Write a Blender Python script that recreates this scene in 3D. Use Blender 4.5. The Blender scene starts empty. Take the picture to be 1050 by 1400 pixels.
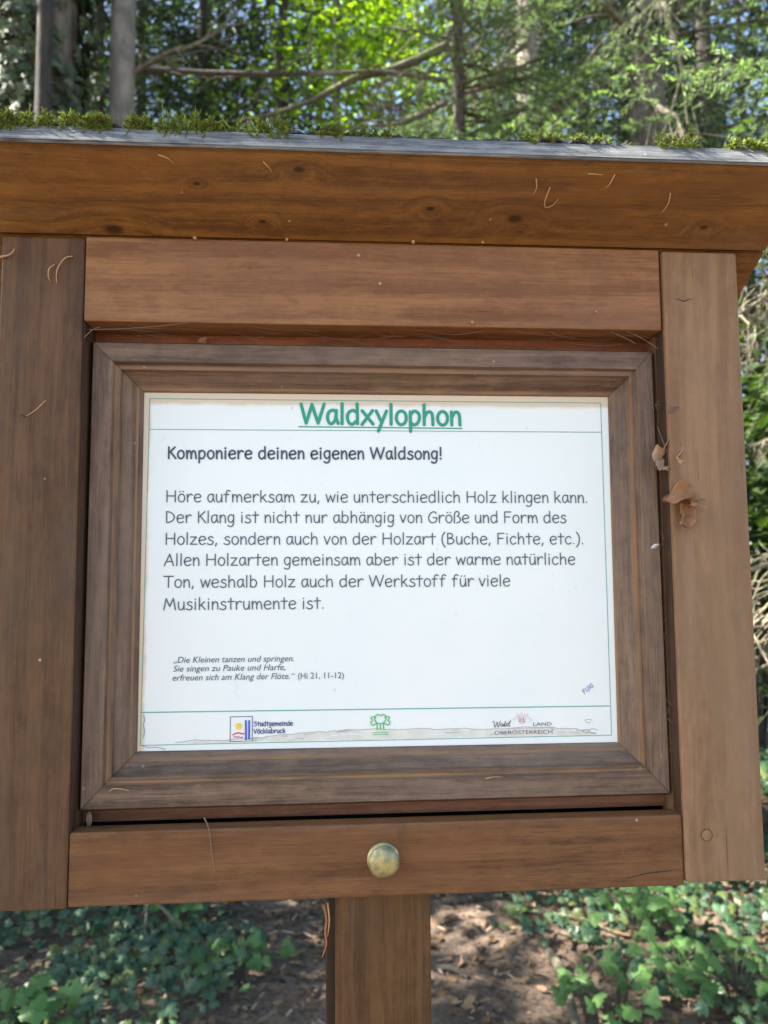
import bpy, bmesh, math, random
import numpy as np
from mathutils import Vector, Matrix

SC = bpy.context.scene
COL = SC.collection
R = math.radians
random.seed(7)
rng = np.random.default_rng(7)

# ------------------------------------------------------------------ camera
Z0 = 1.52                                    # height of the middle of the board
CAM = np.array([-0.04688, -0.68679, Z0 - 0.01773])
YAW, PIT, ROLL = 0.07088, 0.08615, -0.00683
fwd = np.array([math.sin(YAW)*math.cos(PIT), math.cos(YAW)*math.cos(PIT), math.sin(PIT)])
rt0 = np.array([math.cos(YAW), -math.sin(YAW), 0.0])
up0 = np.cross(rt0, fwd)
rt = math.cos(ROLL)*rt0 + math.sin(ROLL)*up0
up = -math.sin(ROLL)*rt0 + math.cos(ROLL)*up0
cd = bpy.data.cameras.new("camera")
cam = bpy.data.objects.new("camera", cd)
COL.objects.link(cam)
M = Matrix.Identity(4)
for i in range(3):
    M[i][0], M[i][1], M[i][2], M[i][3] = rt[i], up[i], -fwd[i], CAM[i]
cam.matrix_world = M
cd.sensor_width = 36.0
cd.lens = 27.0
cd.clip_start, cd.clip_end = 0.02, 500.0
cd.dof.use_dof = True
cd.dof.focus_distance = 0.70
cd.dof.aperture_fstop = 7.5
SC.camera = cam

# ------------------------------------------------------------------ light
SUN_EL, SUN_AZ = R(43), R(-86)               # azimuth from +Y towards +X
w = bpy.data.worlds.new("World")
SC.world = w
w.use_nodes = True
wt = w.node_tree
sky = wt.nodes.new("ShaderNodeTexSky")
sky.sky_type = 'NISHITA'
sky.sun_disc = False
sky.sun_elevation = SUN_EL
sky.sun_rotation = SUN_AZ
sky.air_density = 1.0
sky.dust_density = 1.2
bg = wt.nodes["Background"]
wt.links.new(sky.outputs[0], bg.inputs[0])
bg.inputs[1].default_value = 0.066
sd = bpy.data.lights.new("sun", 'SUN')
sd.energy = 5.0
sd.angle = R(0.53)
sd.color = (1.0, 0.94, 0.84)
sun = bpy.data.objects.new("sun", sd)
COL.objects.link(sun)
sdir = Vector((math.sin(SUN_AZ)*math.cos(SUN_EL), math.cos(SUN_AZ)*math.cos(SUN_EL), math.sin(SUN_EL)))
sun.rotation_euler = sdir.to_track_quat('Z', 'Y').to_euler()
sun.location = (0, 0, 30)
SC.view_settings.view_transform = 'Standard'
SC.view_settings.look = 'None'
SC.view_settings.gamma = 1.0
SC.view_settings.exposure = 2.97
SC.cycles.use_denoising = True
SC.cycles.max_bounces = 6
SC.cycles.transparent_max_bounces = 6

# ------------------------------------------------------------------ helpers
def ground_dir(px):
    a = YAW + math.atan((px - 525.0)/1050.0)
    return math.sin(a), math.cos(a)
def at(px, dist):
    s, c = ground_dir(px)
    return (CAM[0] + dist*s, CAM[1] + dist*c)
def at_top(px, dist, lean=0.0):
    d = fwd + rt*(px-525)/1050.0 - up*(90-700)/1050.0
    d = d/math.hypot(d[0], d[1])
    z = CAM[2]+d[2]*dist
    return (CAM[0]+dist*d[0]-lean*z, CAM[1]+dist*d[1])
def on_ground(px, py, z=0.0):
    d = fwd + rt*(px-525)/1050.0 - up*(py-700)/1050.0
    t = (z - CAM[2])/d[2]
    p = CAM + d*t
    return p[0], p[1]

def tag(o, label=None, cat=None, group=None, kind=None):
    if label: o["label"] = label
    if cat: o["category"] = cat
    if group: o["group"] = group
    if kind: o["kind"] = kind
    return o
def empty(name, loc, rz=0.0, parent=None):
    o = bpy.data.objects.new(name, None)
    COL.objects.link(o)
    o.location = loc
    o.rotation_euler = (0, 0, rz)
    o.empty_display_size = 0.1
    if parent: o.parent = parent
    return o
def link(name, me, mats, parent=None, loc=(0, 0, 0), rot=(0, 0, 0)):
    o = bpy.data.objects.new(name, me)
    COL.objects.link(o)
    for m in (mats if isinstance(mats, (list, tuple)) else [mats]):
        me.materials.append(m)
    o.location = loc
    o.rotation_euler = rot
    if parent: o.parent = parent
    return o

class Geo:
    """triangles gathered in numpy arrays, with a material slot per face"""
    def __init__(s): s.v, s.f, s.m, s.n = [], [], [], 0
    def add(s, v, f, m=0):
        v = np.asarray(v, float); f = np.asarray(f, int)
        s.v.append(v); s.f.append(f + s.n); s.n += len(v)
        s.m.append(np.full(len(f), m) if np.isscalar(m) else np.asarray(m))
    def arrays(s):
        return np.concatenate(s.v), np.concatenate(s.f), np.concatenate(s.m)
    def mesh(s, name, smooth=False):
        v, f, m = s.arrays()
        return tri_mesh(name, v, f, m, smooth)
def tri_mesh(name, v, f, m=None, smooth=False):
    me = bpy.data.meshes.new(name)
    me.vertices.add(len(v)); me.vertices.foreach_set("co", np.ascontiguousarray(v, np.float32).ravel())
    me.loops.add(len(f)*3); me.loops.foreach_set("vertex_index", np.ascontiguousarray(f, np.int32).ravel())
    me.polygons.add(len(f)); me.polygons.foreach_set("loop_start", np.arange(0, len(f)*3, 3, dtype=np.int32))
    if m is not None: me.polygons.foreach_set("material_index", np.ascontiguousarray(m, np.int32))
    me.polygons.foreach_set("use_smooth", np.full(len(f), smooth))
    me.update(calc_edges=True)
    return me
def quads(q):
    q = np.asarray(q, int)
    return np.concatenate([q[:, [0, 1, 2]], q[:, [0, 2, 3]]])

def tube(pts, rad, sides=6, cap=True, rough=0.0):
    pts = np.asarray(pts, float); n = len(pts)
    rad = np.broadcast_to(np.asarray(rad, float), (n,))
    tan = np.gradient(pts, axis=0); tan /= np.linalg.norm(tan, axis=1)[:, None] + 1e-12
    ref = np.array([0, 0, 1.0]) if abs(tan[0][2]) < .9 else np.array([1.0, 0, 0])
    a = np.cross(tan, ref); a /= np.linalg.norm(a, axis=1)[:, None] + 1e-12
    b = np.cross(a, tan)
    th = np.linspace(0, 2*np.pi, sides, endpoint=False)
    rr = rad[:, None]*(1 + rough*rng.normal(size=(n, sides)))
    v = pts[:, None, :] + rr[..., None]*(np.cos(th)[None, :, None]*a[:, None, :] + np.sin(th)[None, :, None]*b[:, None, :])
    v = v.reshape(-1, 3)
    i, j = np.meshgrid(np.arange(n-1), np.arange(sides), indexing='ij')
    j2 = (j+1) % sides
    q = np.stack([i*sides+j, i*sides+j2, (i+1)*sides+j2, (i+1)*sides+j], -1).reshape(-1, 4)
    f = quads(q)
    if cap:
        v = np.concatenate([v, pts[:1], pts[-1:]])
        e = np.arange(sides)
        f = np.concatenate([f, np.stack([np.full(sides, n*sides), (e+1) % sides, e], -1),
                            np.stack([np.full(sides, n*sides+1), (n-1)*sides+e, (n-1)*sides+(e+1) % sides], -1)])
    return v, f
def smooth_path(ctrl, n=8):
    P = [np.asarray(p, float) for p in ctrl]
    if len(P) < 3: return np.array(P)
    P = [2*P[0]-P[1]] + P + [2*P[-1]-P[-2]]
    out = []
    for i in range(1, len(P)-2):
        for k in range(n):
            t = k/n
            a, b, c, d = P[i-1], P[i], P[i+1], P[i+2]
            out.append(.5*((2*b) + (-a+c)*t + (2*a-5*b+4*c-d)*t*t + (-a+3*b-3*c+d)*t**3))
    out.append(P[-2])
    return np.array(out)
def rots(n, tilt=None):
    """n random rotation matrices; tilt (radians) limits how far +Z leans"""
    az = rng.uniform(0, 2*np.pi, n)
    if tilt is None:
        q = rng.normal(size=(n, 4)); q /= np.linalg.norm(q, axis=1)[:, None]
        a, b, c, d = q.T
        return np.stack([np.stack([1-2*(c*c+d*d), 2*(b*c-a*d), 2*(b*d+a*c)], -1),
                         np.stack([2*(b*c+a*d), 1-2*(b*b+d*d), 2*(c*d-a*b)], -1),
                         np.stack([2*(b*d-a*c), 2*(c*d+a*b), 1-2*(b*b+c*c)], -1)], 1)
    t = np.abs(rng.normal(0, tilt, n)); p = rng.uniform(0, 2*np.pi, n)
    ca, sa = np.cos(az), np.sin(az)
    o, z = np.ones(n), np.zeros(n)
    Rz = np.stack([np.stack([ca, -sa, z], -1), np.stack([sa, ca, z], -1), np.stack([z, z, o], -1)], 1)
    ct, st = np.cos(t), np.sin(t)
    Rx = np.stack([np.stack([o, z, z], -1), np.stack([z, ct, -st], -1), np.stack([z, st, ct], -1)], 1)
    cp, sp = np.cos(p), np.sin(p)
    Rp = np.stack([np.stack([cp, -sp, z], -1), np.stack([sp, cp, z], -1), np.stack([z, z, o], -1)], 1)
    return Rp @ Rx @ Rz
def scatter(tv, tf, pos, mats, scale):
    """copies of a template mesh gathered in one array"""
    n, k = len(pos), len(tv)
    sc = np.broadcast_to(np.asarray(scale, float), (n,))
    v = np.einsum('nij,kj->nki', mats, tv)*sc[:, None, None] + np.asarray(pos)[:, None, :]
    f = tf[None] + (np.arange(n)*k)[:, None, None]
    return v.reshape(-1, 3), f.reshape(-1, 3)
def look_rot(d, roll=None):
    """rotations taking +X to the rows of d"""
    d = np.asarray(d, float); d = d/np.linalg.norm(d, axis=1)[:, None]
    y = np.cross(np.array([0, 0, 1.0]), d); y /= np.linalg.norm(y, axis=1)[:, None] + 1e-9
    z = np.cross(d, y)
    if roll is not None:
        c, s = np.cos(roll)[:, None], np.sin(roll)[:, None]
        y, z = c*y + s*z, -s*y + c*z
    return np.stack([d, y, z], -1)

# ------------------------------------------------------------------ materials
def mat(name):
    m = bpy.data.materials.new(name)
    m.use_nodes = True
    nt = m.node_tree
    return m, nt, nt.nodes["Principled BSDF"]
class N:
    def __init__(s, nt): s.nt = nt
    def new(s, t, **kw):
        n = s.nt.nodes.new(t)
        for k, v in kw.items(): setattr(n, k, v)
        return n
    def put(s, sock, v):
        if hasattr(v, "is_output") or isinstance(v, bpy.types.NodeSocket): s.nt.links.new(v, sock)
        else: sock.default_value = v
    def math(s, op, a, b=0.0, c=None, clamp=False):
        n = s.new("ShaderNodeMath", operation=op, use_clamp=clamp)
        s.put(n.inputs[0], a); s.put(n.inputs[1], b)
        if c is not None: s.put(n.inputs[2], c)
        return n.outputs[0]
    def vec(s, op, a, b=(0, 0, 0)):
        n = s.new("ShaderNodeVectorMath", operation=op)
        s.put(n.inputs[0], a); s.put(n.inputs[1], b)
        return n.outputs[1] if op in ('LENGTH', 'DISTANCE', 'DOT_PRODUCT') else n.outputs[0]
    def noise(s, v, scale=1.0, detail=4.0, rough=.55, dist=0.0):
        n = s.new("ShaderNodeTexNoise")
        s.put(n.inputs["Vector"], v)
        n.inputs["Scale"].default_value = scale; n.inputs["Detail"].default_value = detail
        n.inputs["Roughness"].default_value = rough; n.inputs["Distortion"].default_value = dist
        return n.outputs[0]
    def rng(s, v, a, b, c=0.0, d=1.0):
        n = s.new("ShaderNodeMapRange"); n.interpolation_type = 'SMOOTHSTEP'
        s.put(n.inputs[0], v)
        for i, x in enumerate((a, b, c, d)): n.inputs[i+1].default_value = x
        return n.outputs[0]
    def mix(s, f, a, b, mode='MIX'):
        n = s.new("ShaderNodeMix", data_type='RGBA', blend_type=mode)
        s.put(n.inputs[0], f); s.put(n.inputs[6], a); s.put(n.inputs[7], b)
        return n.outputs[2]
def c4(r, g, b): return (r, g, b, 1.0)
def srgb(r, g, b, k=1.0):
    f = lambda x: ((x/255+.055)/1.055)**2.4 if x > 10 else x/255/12.92
    return (f(r)*k, f(g)*k, f(b)*k, 1.0)

def wood(name, axis, dark, light, blotch, blot=.5, stain=.35, knots=(), rough=.55, bump=.25, ring=.35, fibre=.35, specks=.6, seed=0.0, spec=.35, streak=.12, mul=(1, 1, 1), worn=()):
    """planed stained softwood; axis = the object axis the grain runs along"""
    dark, light, blotch = [tuple(c[i]*mul[i] for i in range(3))+(1,) for c in (dark, light, blotch)]
    m, nt, bs = mat(name); n = N(nt)
    tc = n.new("ShaderNodeTexCoord").outputs["Object"]
    oi = n.new("ShaderNodeObjectInfo").outputs["Random"]
    off = n.new("ShaderNodeCombineXYZ")
    r1 = n.math('MULTIPLY_ADD', oi, 31.0, seed)
    for i in range(3): nt.links.new(r1, off.inputs[i])
    co = n.vec('ADD', tc, off.outputs[0])
    lng = {'X': (1, 0, 0), 'Z': (0, 0, 1), 'Y': (0, 1, 0)}[axis]
    def sc(a, b): return tuple(a if k else b for k in lng)
    kmask = None
    if knots:
        bend = None
        for (kx, ky, kr) in knots:
            d = n.vec('MULTIPLY', n.vec('SUBTRACT', tc, (kx, ky, 0)), (.75/kr, 1.25/kr, 0))
            L = n.vec('LENGTH', d)
            core = n.rng(L, 1.05, .35)
            halo = n.rng(L, 5.0, .8)
            kmask = core if kmask is None else n.math('MAXIMUM', kmask, core)
            bend = halo if bend is None else n.math('MAXIMUM', bend, halo)
        sep = n.new("ShaderNodeCombineXYZ")
        b = n.math('MULTIPLY', bend, .012)
        for i in range(3):
            if not lng[i]: nt.links.new(b, sep.inputs[i])
        co = n.vec('ADD', co, sep.outputs[0])
    wob = n.noise(n.vec('MULTIPLY', co, sc(2.5, 7)), 1, 2)
    cw = n.new("ShaderNodeCombineXYZ")
    wv = n.math('MULTIPLY', n.math('SUBTRACT', wob, .5), .022)
    for i in range(3):
        if not lng[i]: nt.links.new(wv, cw.inputs[i])
    cg = n.vec('ADD', co, cw.outputs[0])
    g1 = n.noise(n.vec('MULTIPLY', cg, sc(2.6, 85)), 1, 7, .62)
    rg = n.noise(n.vec('MULTIPLY', cg, sc(.7, 12)), 1, 1.5, .4)
    rings = n.math('MULTIPLY_ADD', n.math('SINE', n.math('MULTIPLY', rg, 95.0)), .5, .5)
    fi = n.noise(n.vec('MULTIPLY', cg, sc(12, 330)), 1, 4, .65)
    fi2 = n.noise(n.vec('MULTIPLY', cg, sc(40, 620)), 1, 3, .6)
    mot = n.noise(n.vec('MULTIPLY', co, sc(45, 75)), 1, 6, .75)
    chk = n.rng(n.noise(n.vec('MULTIPLY', cg, sc(5, 330)), 1, 3, .6), .64, .74)
    chk = n.math('MULTIPLY', chk, n.rng(n.noise(n.vec('MULTIPLY', co, sc(6, 12)), 1, 2, .5), .42, .6))
    t = n.math('MULTIPLY_ADD', rings, ring, n.math('MULTIPLY', n.rng(g1, .3, .7), 1-ring))
    t = n.math('MULTIPLY_ADD', n.math('SUBTRACT', fi, .5), fibre*2.2, t)
    t = n.math('MULTIPLY_ADD', n.math('SUBTRACT', fi2, .5), fibre*3.2, t)
    t = n.math('MULTIPLY_ADD', n.math('SUBTRACT', mot, .5), 1.8, t, clamp=True)
    col = n.mix(t, dark, light)
    bl = n.rng(n.noise(n.vec('MULTIPLY', co, sc(5, 13)), 1, 5, .62), .42, .68)
    col = n.mix(n.math('MULTIPLY', bl, blot), col, blotch)
    st = n.rng(n.noise(n.vec('MULTIPLY', co, sc(9, 30)), 1, 5, .7, .3), .58, .76)
    col = n.mix(n.math('MULTIPLY', st, stain), col, tuple(x*.35 for x in dark[:3])+(1,))
    sm = n.rng(n.noise(n.vec('MULTIPLY', co, sc(11, 16)), 1, 6, .72, .6), .60, .74)
    col = n.mix(n.math('MULTIPLY', sm, stain*.8), col, tuple(x*.45 for x in dark[:3])+(1,))
    col = n.mix(n.math('MULTIPLY', chk, .8), col, tuple(x*.30 for x in dark[:3])+(1,))
    # long worn streaks
    wr = n.rng(n.noise(n.vec('MULTIPLY', co, sc(2.2, 60)), 1, 4, .65), .5, .8)
    col = n.mix(n.math('MULTIPLY', wr, streak), col, srgb(150, 138, 128))
    if worn:      # stain rubbed down to bare wood along the arrises
        sx_ = n.new("ShaderNodeSeparateXYZ"); nt.links.new(tc, sx_.inputs[0])
        az_ = n.math('ABSOLUTE', sx_.outputs[2])
        wn = n.noise(n.vec('MULTIPLY', co, sc(9, 40)), 1, 4, .6)
        for (zc_, hw) in worn:
            b_ = n.math('MULTIPLY', n.rng(n.math('ABSOLUTE', n.math('SUBTRACT', az_, zc_)), hw, hw*.3), n.rng(wn, .35, .6, .25, .8))
            col = n.mix(b_, col, srgb(150, 112, 76))
    if kmask is not None:
        col = n.mix(n.math('MULTIPLY', kmask, .85), col, tuple(x*.22 for x in dark[:3])+(1,))
    if specks:
        vo = n.new("ShaderNodeTexVoronoi"); vo.inputs["Scale"].default_value = 55
        nt.links.new(co, vo.inputs["Vector"])
        pick = n.math('GREATER_THAN', n.vec('DOT_PRODUCT', vo.outputs["Color"], (1, 0, 0)), .86)
        dot = n.math('MULTIPLY', n.rng(vo.outputs["Distance"], .10, .045), pick)
        col = n.mix(n.math('MULTIPLY', dot, specks), col, srgb(190, 178, 160))
    nt.links.new(col, bs.inputs["Base Color"])
    nt.links.new(n.math('MULTIPLY_ADD', g1, .25, rough-.12), bs.inputs["Roughness"])
    bs.inputs["Specular IOR Level"].default_value = spec*.8
    bp = n.new("ShaderNodeBump"); bp.inputs["Strength"].default_value = bump; bp.inputs["Distance"].default_value = .002
    nt.links.new(n.math('SUBTRACT', n.math('MULTIPLY_ADD', fi2, .5, n.math('MULTIPLY_ADD', fi, .6, g1)), n.math('MULTIPLY', chk, .6)), bp.inputs["Height"])
    nt.links.new(bp.outputs[0], bs.inputs["Normal"])
    return m

def plain(name, c, rough=.7, metal=0.0, var=0.0, vs=20.0, bump=0.0, c2=None):
    m, nt, bs = mat(name); n = N(nt)
    bs.inputs["Base Color"].default_value = c
    bs.inputs["Roughness"].default_value = rough
    bs.inputs["Metallic"].default_value = metal
    if var or c2:
        tc = n.new("ShaderNodeTexCoord").outputs["Object"]
        no = n.noise(tc, vs, 5, .6)
        k = c2 or tuple(x*(1-var) for x in c[:3])+(1,)
        nt.links.new(n.mix(n.rng(no, .3, .7), c, k), bs.inputs["Base Color"])
        if bump:
            bp = n.new("ShaderNodeBump"); bp.inputs["Strength"].default_value = bump; bp.inputs["Distance"].default_value = .01
            nt.links.new(no, bp.inputs["Height"]); nt.links.new(bp.outputs[0], bs.inputs["Normal"])
    return m

def leafmat(name, cols, trans=.45, tcol=None, rough=.5, gloss=.25):
    """leaf: every leaf its own shade, lets light through"""
    m = bpy.data.materials.new(name); m.use_nodes = True
    nt = m.node_tree; n = N(nt)
    bs = nt.nodes["Principled BSDF"]; out = nt.nodes["Material Output"]
    rp = n.new("ShaderNodeNewGeometry").outputs["Random Per Island"]
    ramp = n.new("ShaderNodeValToRGB")
    el = ramp.color_ramp.elements
    for i, c in enumerate(cols):
        p = i/(len(cols)-1)
        if i == 0: e = el[0]; e.position = 0
        elif i == len(cols)-1: e = el[1] if len(el) == 2 and len(cols) == 2 else el[-1]; e.position = 1
        else: e = el.new(p)
        e.color = c
    nt.links.new(rp, ramp.inputs[0])
    nt.links.new(ramp.outputs[0], bs.inputs["Base Color"])
    bs.inputs["Roughness"].default_value = rough
    bs.inputs["Specular IOR Level"].default_value = gloss
    tr = n.new("ShaderNodeBsdfTranslucent")
    tc = n.mix(1.0, ramp.outputs[0], tcol or c4(1.3, 1.5, .6), 'MULTIPLY')
    nt.links.new(tc, tr.inputs[0])
    mx = n.new("ShaderNodeMixShader"); mx.inputs[0].default_value = trans
    nt.links.new(bs.outputs[0], mx.inputs[1]); nt.links.new(tr.outputs[0], mx.inputs[2])
    nt.links.new(mx.outputs[0], out.inputs[0])
    return m

def bark(name, a, b, lichen=None, vs=(14, 14, 3), amt=.5):
    m, nt, bs = mat(name); n = N(nt)
    tc = n.new("ShaderNodeTexCoord").outputs["Object"]
    no = n.noise(n.vec('MULTIPLY', tc, vs), 1, 6, .65, .4)
    col = n.mix(n.rng(no, .35, .65), a, b)
    if lichen:
        li = n.rng(n.noise(tc, 9, 6, .7), .5, .62)
        col = n.mix(n.math('MULTIPLY', li, amt), col, lichen)
    nt.links.new(col, bs.inputs["Base Color"])
    bs.inputs["Roughness"].default_value = .9
    bp = n.new("ShaderNodeBump"); bp.inputs["Strength"].default_value = .8; bp.inputs["Distance"].default_value = .02
    nt.links.new(no, bp.inputs["Height"]); nt.links.new(bp.outputs[0], bs.inputs["Normal"])
    return m

W_LEFT = wood("wood_left_stile", 'Z', srgb(92, 72, 58), srgb(126, 104, 88), srgb(104, 96, 90), .8, .5, ring=.12, rough=.6, mul=(0.624, 0.464, 0.273))
W_RIGHT = wood("wood_right_stile", 'Z', srgb(140, 116, 96), srgb(170, 146, 124), srgb(140, 128, 116), .6, .25, ring=.06, fibre=.3, rough=.62, specks=.4, mul=(0.721, 0.564, 0.39))
W_TOP = wood("wood_top_rail", 'X', srgb(122, 84, 62), srgb(160, 120, 96), srgb(138, 104, 92), .5, .5, ring=.15, rough=.5, mul=(0.854, 0.745, 0.457))
W_BOT = wood("wood_bottom_rail", 'X', srgb(98, 70, 52), srgb(142, 108, 80), srgb(138, 98, 70), .6, .65, ring=.2, rough=.55, mul=(0.688, 0.565, 0.366))
W_SOF = wood("wood_soffit", 'X', srgb(94, 50, 19), srgb(140, 80, 31), srgb(112, 60, 30), .45, .35, rough=.42, ring=.35, specks=.5, spec=.45,
             knots=((.0429, .006, .0040), (.121, .014, .0072), (-.0726, -.028, .0050), (-.107, .024, .0036), (-.24, .036, .009), (-.16, -.012, .003), (.30, .018, .004)), mul=(0.936, 1.408, 1.812))
W_DOOR = wood("wood_door", 'X', srgb(110, 66, 44), srgb(158, 100, 70), srgb(130, 80, 56), .5, .4, ring=.2)
W_MOLX = wood("wood_moulding", 'X', srgb(92, 80, 74), srgb(140, 126, 118), srgb(122, 114, 112), .5, .45, ring=.35, fibre=.35, bump=.5, rough=.5, specks=.3, worn=((.0262, .0022), (.0415, .0016)), mul=(0.845, 0.686, 0.513))
W_POST = wood("wood_post", 'Z', srgb(96, 74, 54), srgb(136, 108, 82), srgb(116, 94, 76), .5, .4, ring=.2, mul=(0.546, 0.433, 0.265))
W_EDGE = wood("wood_grey_edge", 'X', srgb(78, 78, 77), srgb(134, 134, 131), srgb(112, 112, 112), .5, .3, ring=.1, fibre=.7, bump=.7, rough=.6)
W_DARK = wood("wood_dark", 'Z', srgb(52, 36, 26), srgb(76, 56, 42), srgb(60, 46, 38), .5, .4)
M_FELT = plain("roofing_felt", c4(.02, .02, .022), .85, var=.5, vs=120, bump=.6)
M_BRASS = plain("brass", c4(.50, .42, .19), .46, .85, c2=c4(.20, .21, .14), vs=110)
M_INK = plain("ink", srgb(84, 92, 104), .6)
M_INKB = plain("ink_bold", srgb(72, 80, 96), .6)
M_GREEN = plain("ink_green", srgb(40, 150, 118), .6)
M_LINE = plain("ink_line", srgb(70, 160, 145), .6)
M_BLUE = plain("ink_blue", srgb(70, 84, 190), .6)
M_NAVY = plain("ink_navy", srgb(60, 72, 120), .6)
M_RED = plain("ink_red", srgb(205, 70, 90), .6)
M_YEL = plain("ink_yellow", srgb(240, 200, 70), .6)
M_LOGOG = plain("ink_logo_green", srgb(90, 185, 110), .6)
M_LOGOK = plain("ink_logo_grey", srgb(104, 92, 106), .6)
M_PURP = plain("ink_purple", srgb(120, 105, 175), .6)
M_PEEL = plain("peeled_film", c4(.62, .60, .52), .35, c2=c4(.74, .71, .61), vs=60)
M_PEELE = plain("peel_edge", srgb(160, 160, 156), .6)

def sheet_material():
    m, nt, bs = mat("sheet"); n = N(nt)
    tc = n.new("ShaderNodeTexCoord").outputs["Object"]
    sp = n.new("ShaderNodeSeparateXYZ"); nt.links.new(tc, sp.inputs[0])
    x, z = sp.outputs[0], sp.outputs[2]
    col = n.mix(n.rng(n.noise(tc, 7, 4, .6), .35, .7), c4(.80, .825, .765), c4(.76, .80, .75))
    no = n.math('MULTIPLY', n.math('SUBTRACT', n.noise(tc, 26, 5, .65), .5), .009)
    ztop = n.math('ADD', n.math('SUBTRACT', .1597, z), no)
    xl = n.math('ADD', n.math('ADD', x, .2228), no)
    xr = n.math('ADD', n.math('SUBTRACT', .2277, x), no)
    e = n.math('MAXIMUM', n.rng(ztop, .0055, .0005), n.math('MAXIMUM', n.rng(xl, .0055, .0008), n.math('MULTIPLY', n.rng(xr, .004, .0005), .5)))
    col = n.mix(n.math('MULTIPLY', e, .75), col, srgb(206, 176, 134))
    vo = n.new("ShaderNodeTexVoronoi"); vo.inputs["Scale"].default_value = 48
    nt.links.new(n.vec('MULTIPLY', tc, (1, 1, .7)), vo.inputs["Vector"])
    pick = n.math('GREATER_THAN', n.vec('DOT_PRODUCT', vo.outputs["Color"], (1, 0, 0)), .8)
    dot = n.math('MULTIPLY', n.rng(vo.outputs["Distance"], .09, .03), pick)
    dirt = n.math('MULTIPLY', n.rng(n.noise(n.vec('MULTIPLY', tc, (1, 1, .5)), 60, 4, .7), .62, .74), .35)
    col = n.mix(n.math('MAXIMUM', n.math('MULTIPLY', dot, .4), n.math('MULTIPLY', dirt, .55)), col, srgb(160, 166, 168))
    nt.links.new(col, bs.inputs["Base Color"])
    nt.links.new(n.rng(n.noise(tc, 18, 5, .7), .3, .7, .16, .27), bs.inputs["Roughness"])
    bs.inputs["Specular IOR Level"].default_value = .5
    return m
M_SHEET = sheet_material()

# ------------------------------------------------------------------ the notice board
board = empty("notice_board", (0, 0, 0))
tag(board, "brown wooden notice board on a post, with small roof and framed white text sheet", "notice board")

def plank(name, x0, x1, y0, y1, z0, z1, m, parent=board, bev=.0018, rot=None):
    cx, cy, cz = (x0+x1)/2, (y0+y1)/2, (z0+z1)/2
    bm = bmesh.new()
    bmesh.ops.create_cube(bm, size=1.0)
    for v in bm.verts: v.co = Vector((v.co.x*(x1-x0), v.co.y*(y1-y0), v.co.z*(z1-z0)))
    if bev: bmesh.ops.bevel(bm, geom=bm.edges[:], offset=bev, segments=2, affect='EDGES', profile=.6)
    me = bpy.data.meshes.new(name); bm.to_mesh(me); bm.free()
    return link(name, me, m, parent, (cx, cy, cz+(Z0 if parent is board else 0)))

left_stile = plank("stile", -.3395, -.2672, 0, .045, -.2925, .2905, W_LEFT)
right_stile = plank("stile", .2683, .3412, -.0015, .045, -.2885, .2900, W_RIGHT)
plank("top_rail", -.2668, .2665, .0012, .040, .2140, .2925, W_TOP)
bottom_rail = plank("bottom_rail", -.2668, .2675, .001, .020, -.2915, -.2305, W_BOT)
plank("shade_floor", -.327, .327, .0225, .1165, -.289, -.262, W_DARK)  # added floor blocks light from below; dark colour stands for the slot's shade
# thin dark strips along the inner faces of the two uprights
def dark_strip(stile, x0, x1):
    o = plank("inner_strip", x0, x1, .0032, .0178, -.2300, .2135, W_DARK, board, 0)
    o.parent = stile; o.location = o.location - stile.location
dark_strip(left_stile, -.2670, -.2662)
dark_strip(right_stile, .2672, .2681)
# plugged screw hole in the right stile
def disc(r, h, seg=20, dome=.0):
    v, f = [], []
    prof = [(r, 0), (r, h*.7), (r*.9, h), (0.0, h+dome)]
    pts = []
    for (a, z) in prof[:-1]:
        for k in range(seg):
            t = 2*math.pi*k/seg
            v.append((a*math.cos(t), -z, a*math.sin(t)))
    v.append((0, -prof[-1][1], 0))
    for i in range(len(prof)-2):
        for k in range(seg):
            k2 = (k+1) % seg
            f.append((i*seg+k, i*seg+k2, (i+1)*seg+k2)); f.append((i*seg+k, (i+1)*seg+k2, (i+1)*seg+k))
    for k in range(seg): f.append(((len(prof)-2)*seg+k, (len(prof)-2)*seg+(k+1) % seg, len(v)-1))
    return np.array(v), np.array(f)
v, f = disc(.0047, .0006)
ring_v, ring_f = tube([(.0052*math.cos(t), 0, .0052*math.sin(t)) for t in np.linspace(0, 2*math.pi, 25)], .00045, 5, False)
g = Geo(); g.add(v, f, 0); g.add(ring_v, ring_f, 1)
plug = link("screw_plug", g.mesh("screw_plug", True), [W_RIGHT, W_BOT], right_stile)
plug.location = (.2882 - (.2683+.3412)/2, -.02325, -.2478 - (-.2885+.29)/2)
# a crack near the top of the right stile, a split in the bottom rail
def crack(name, pts, r, parent, y):
    P = smooth_path([(x, 0, z) for x, z in pts], 5)
    k = np.linspace(0, 1, len(P)); rad = r*np.sin(np.pi*np.clip(k, .03, .97))
    v, f = tube(P, rad, 6)
    o = link(name, tri_mesh(name, v, f), M_FELT, parent)
    o.location = Vector((0, y, Z0)) - parent.location
    return o
crack("crack", [(.277, .2439), (.283, .2432), (.288, .2415), (.293, .2438), (.300, .2432)], .0006, right_stile, -.0014)
crack("crack", [(.205, -.285), (.222, -.282), (.236, -.2795), (.252, -.2785), (.267, -.2765)], .0005, bottom_rail, .0011)

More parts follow.
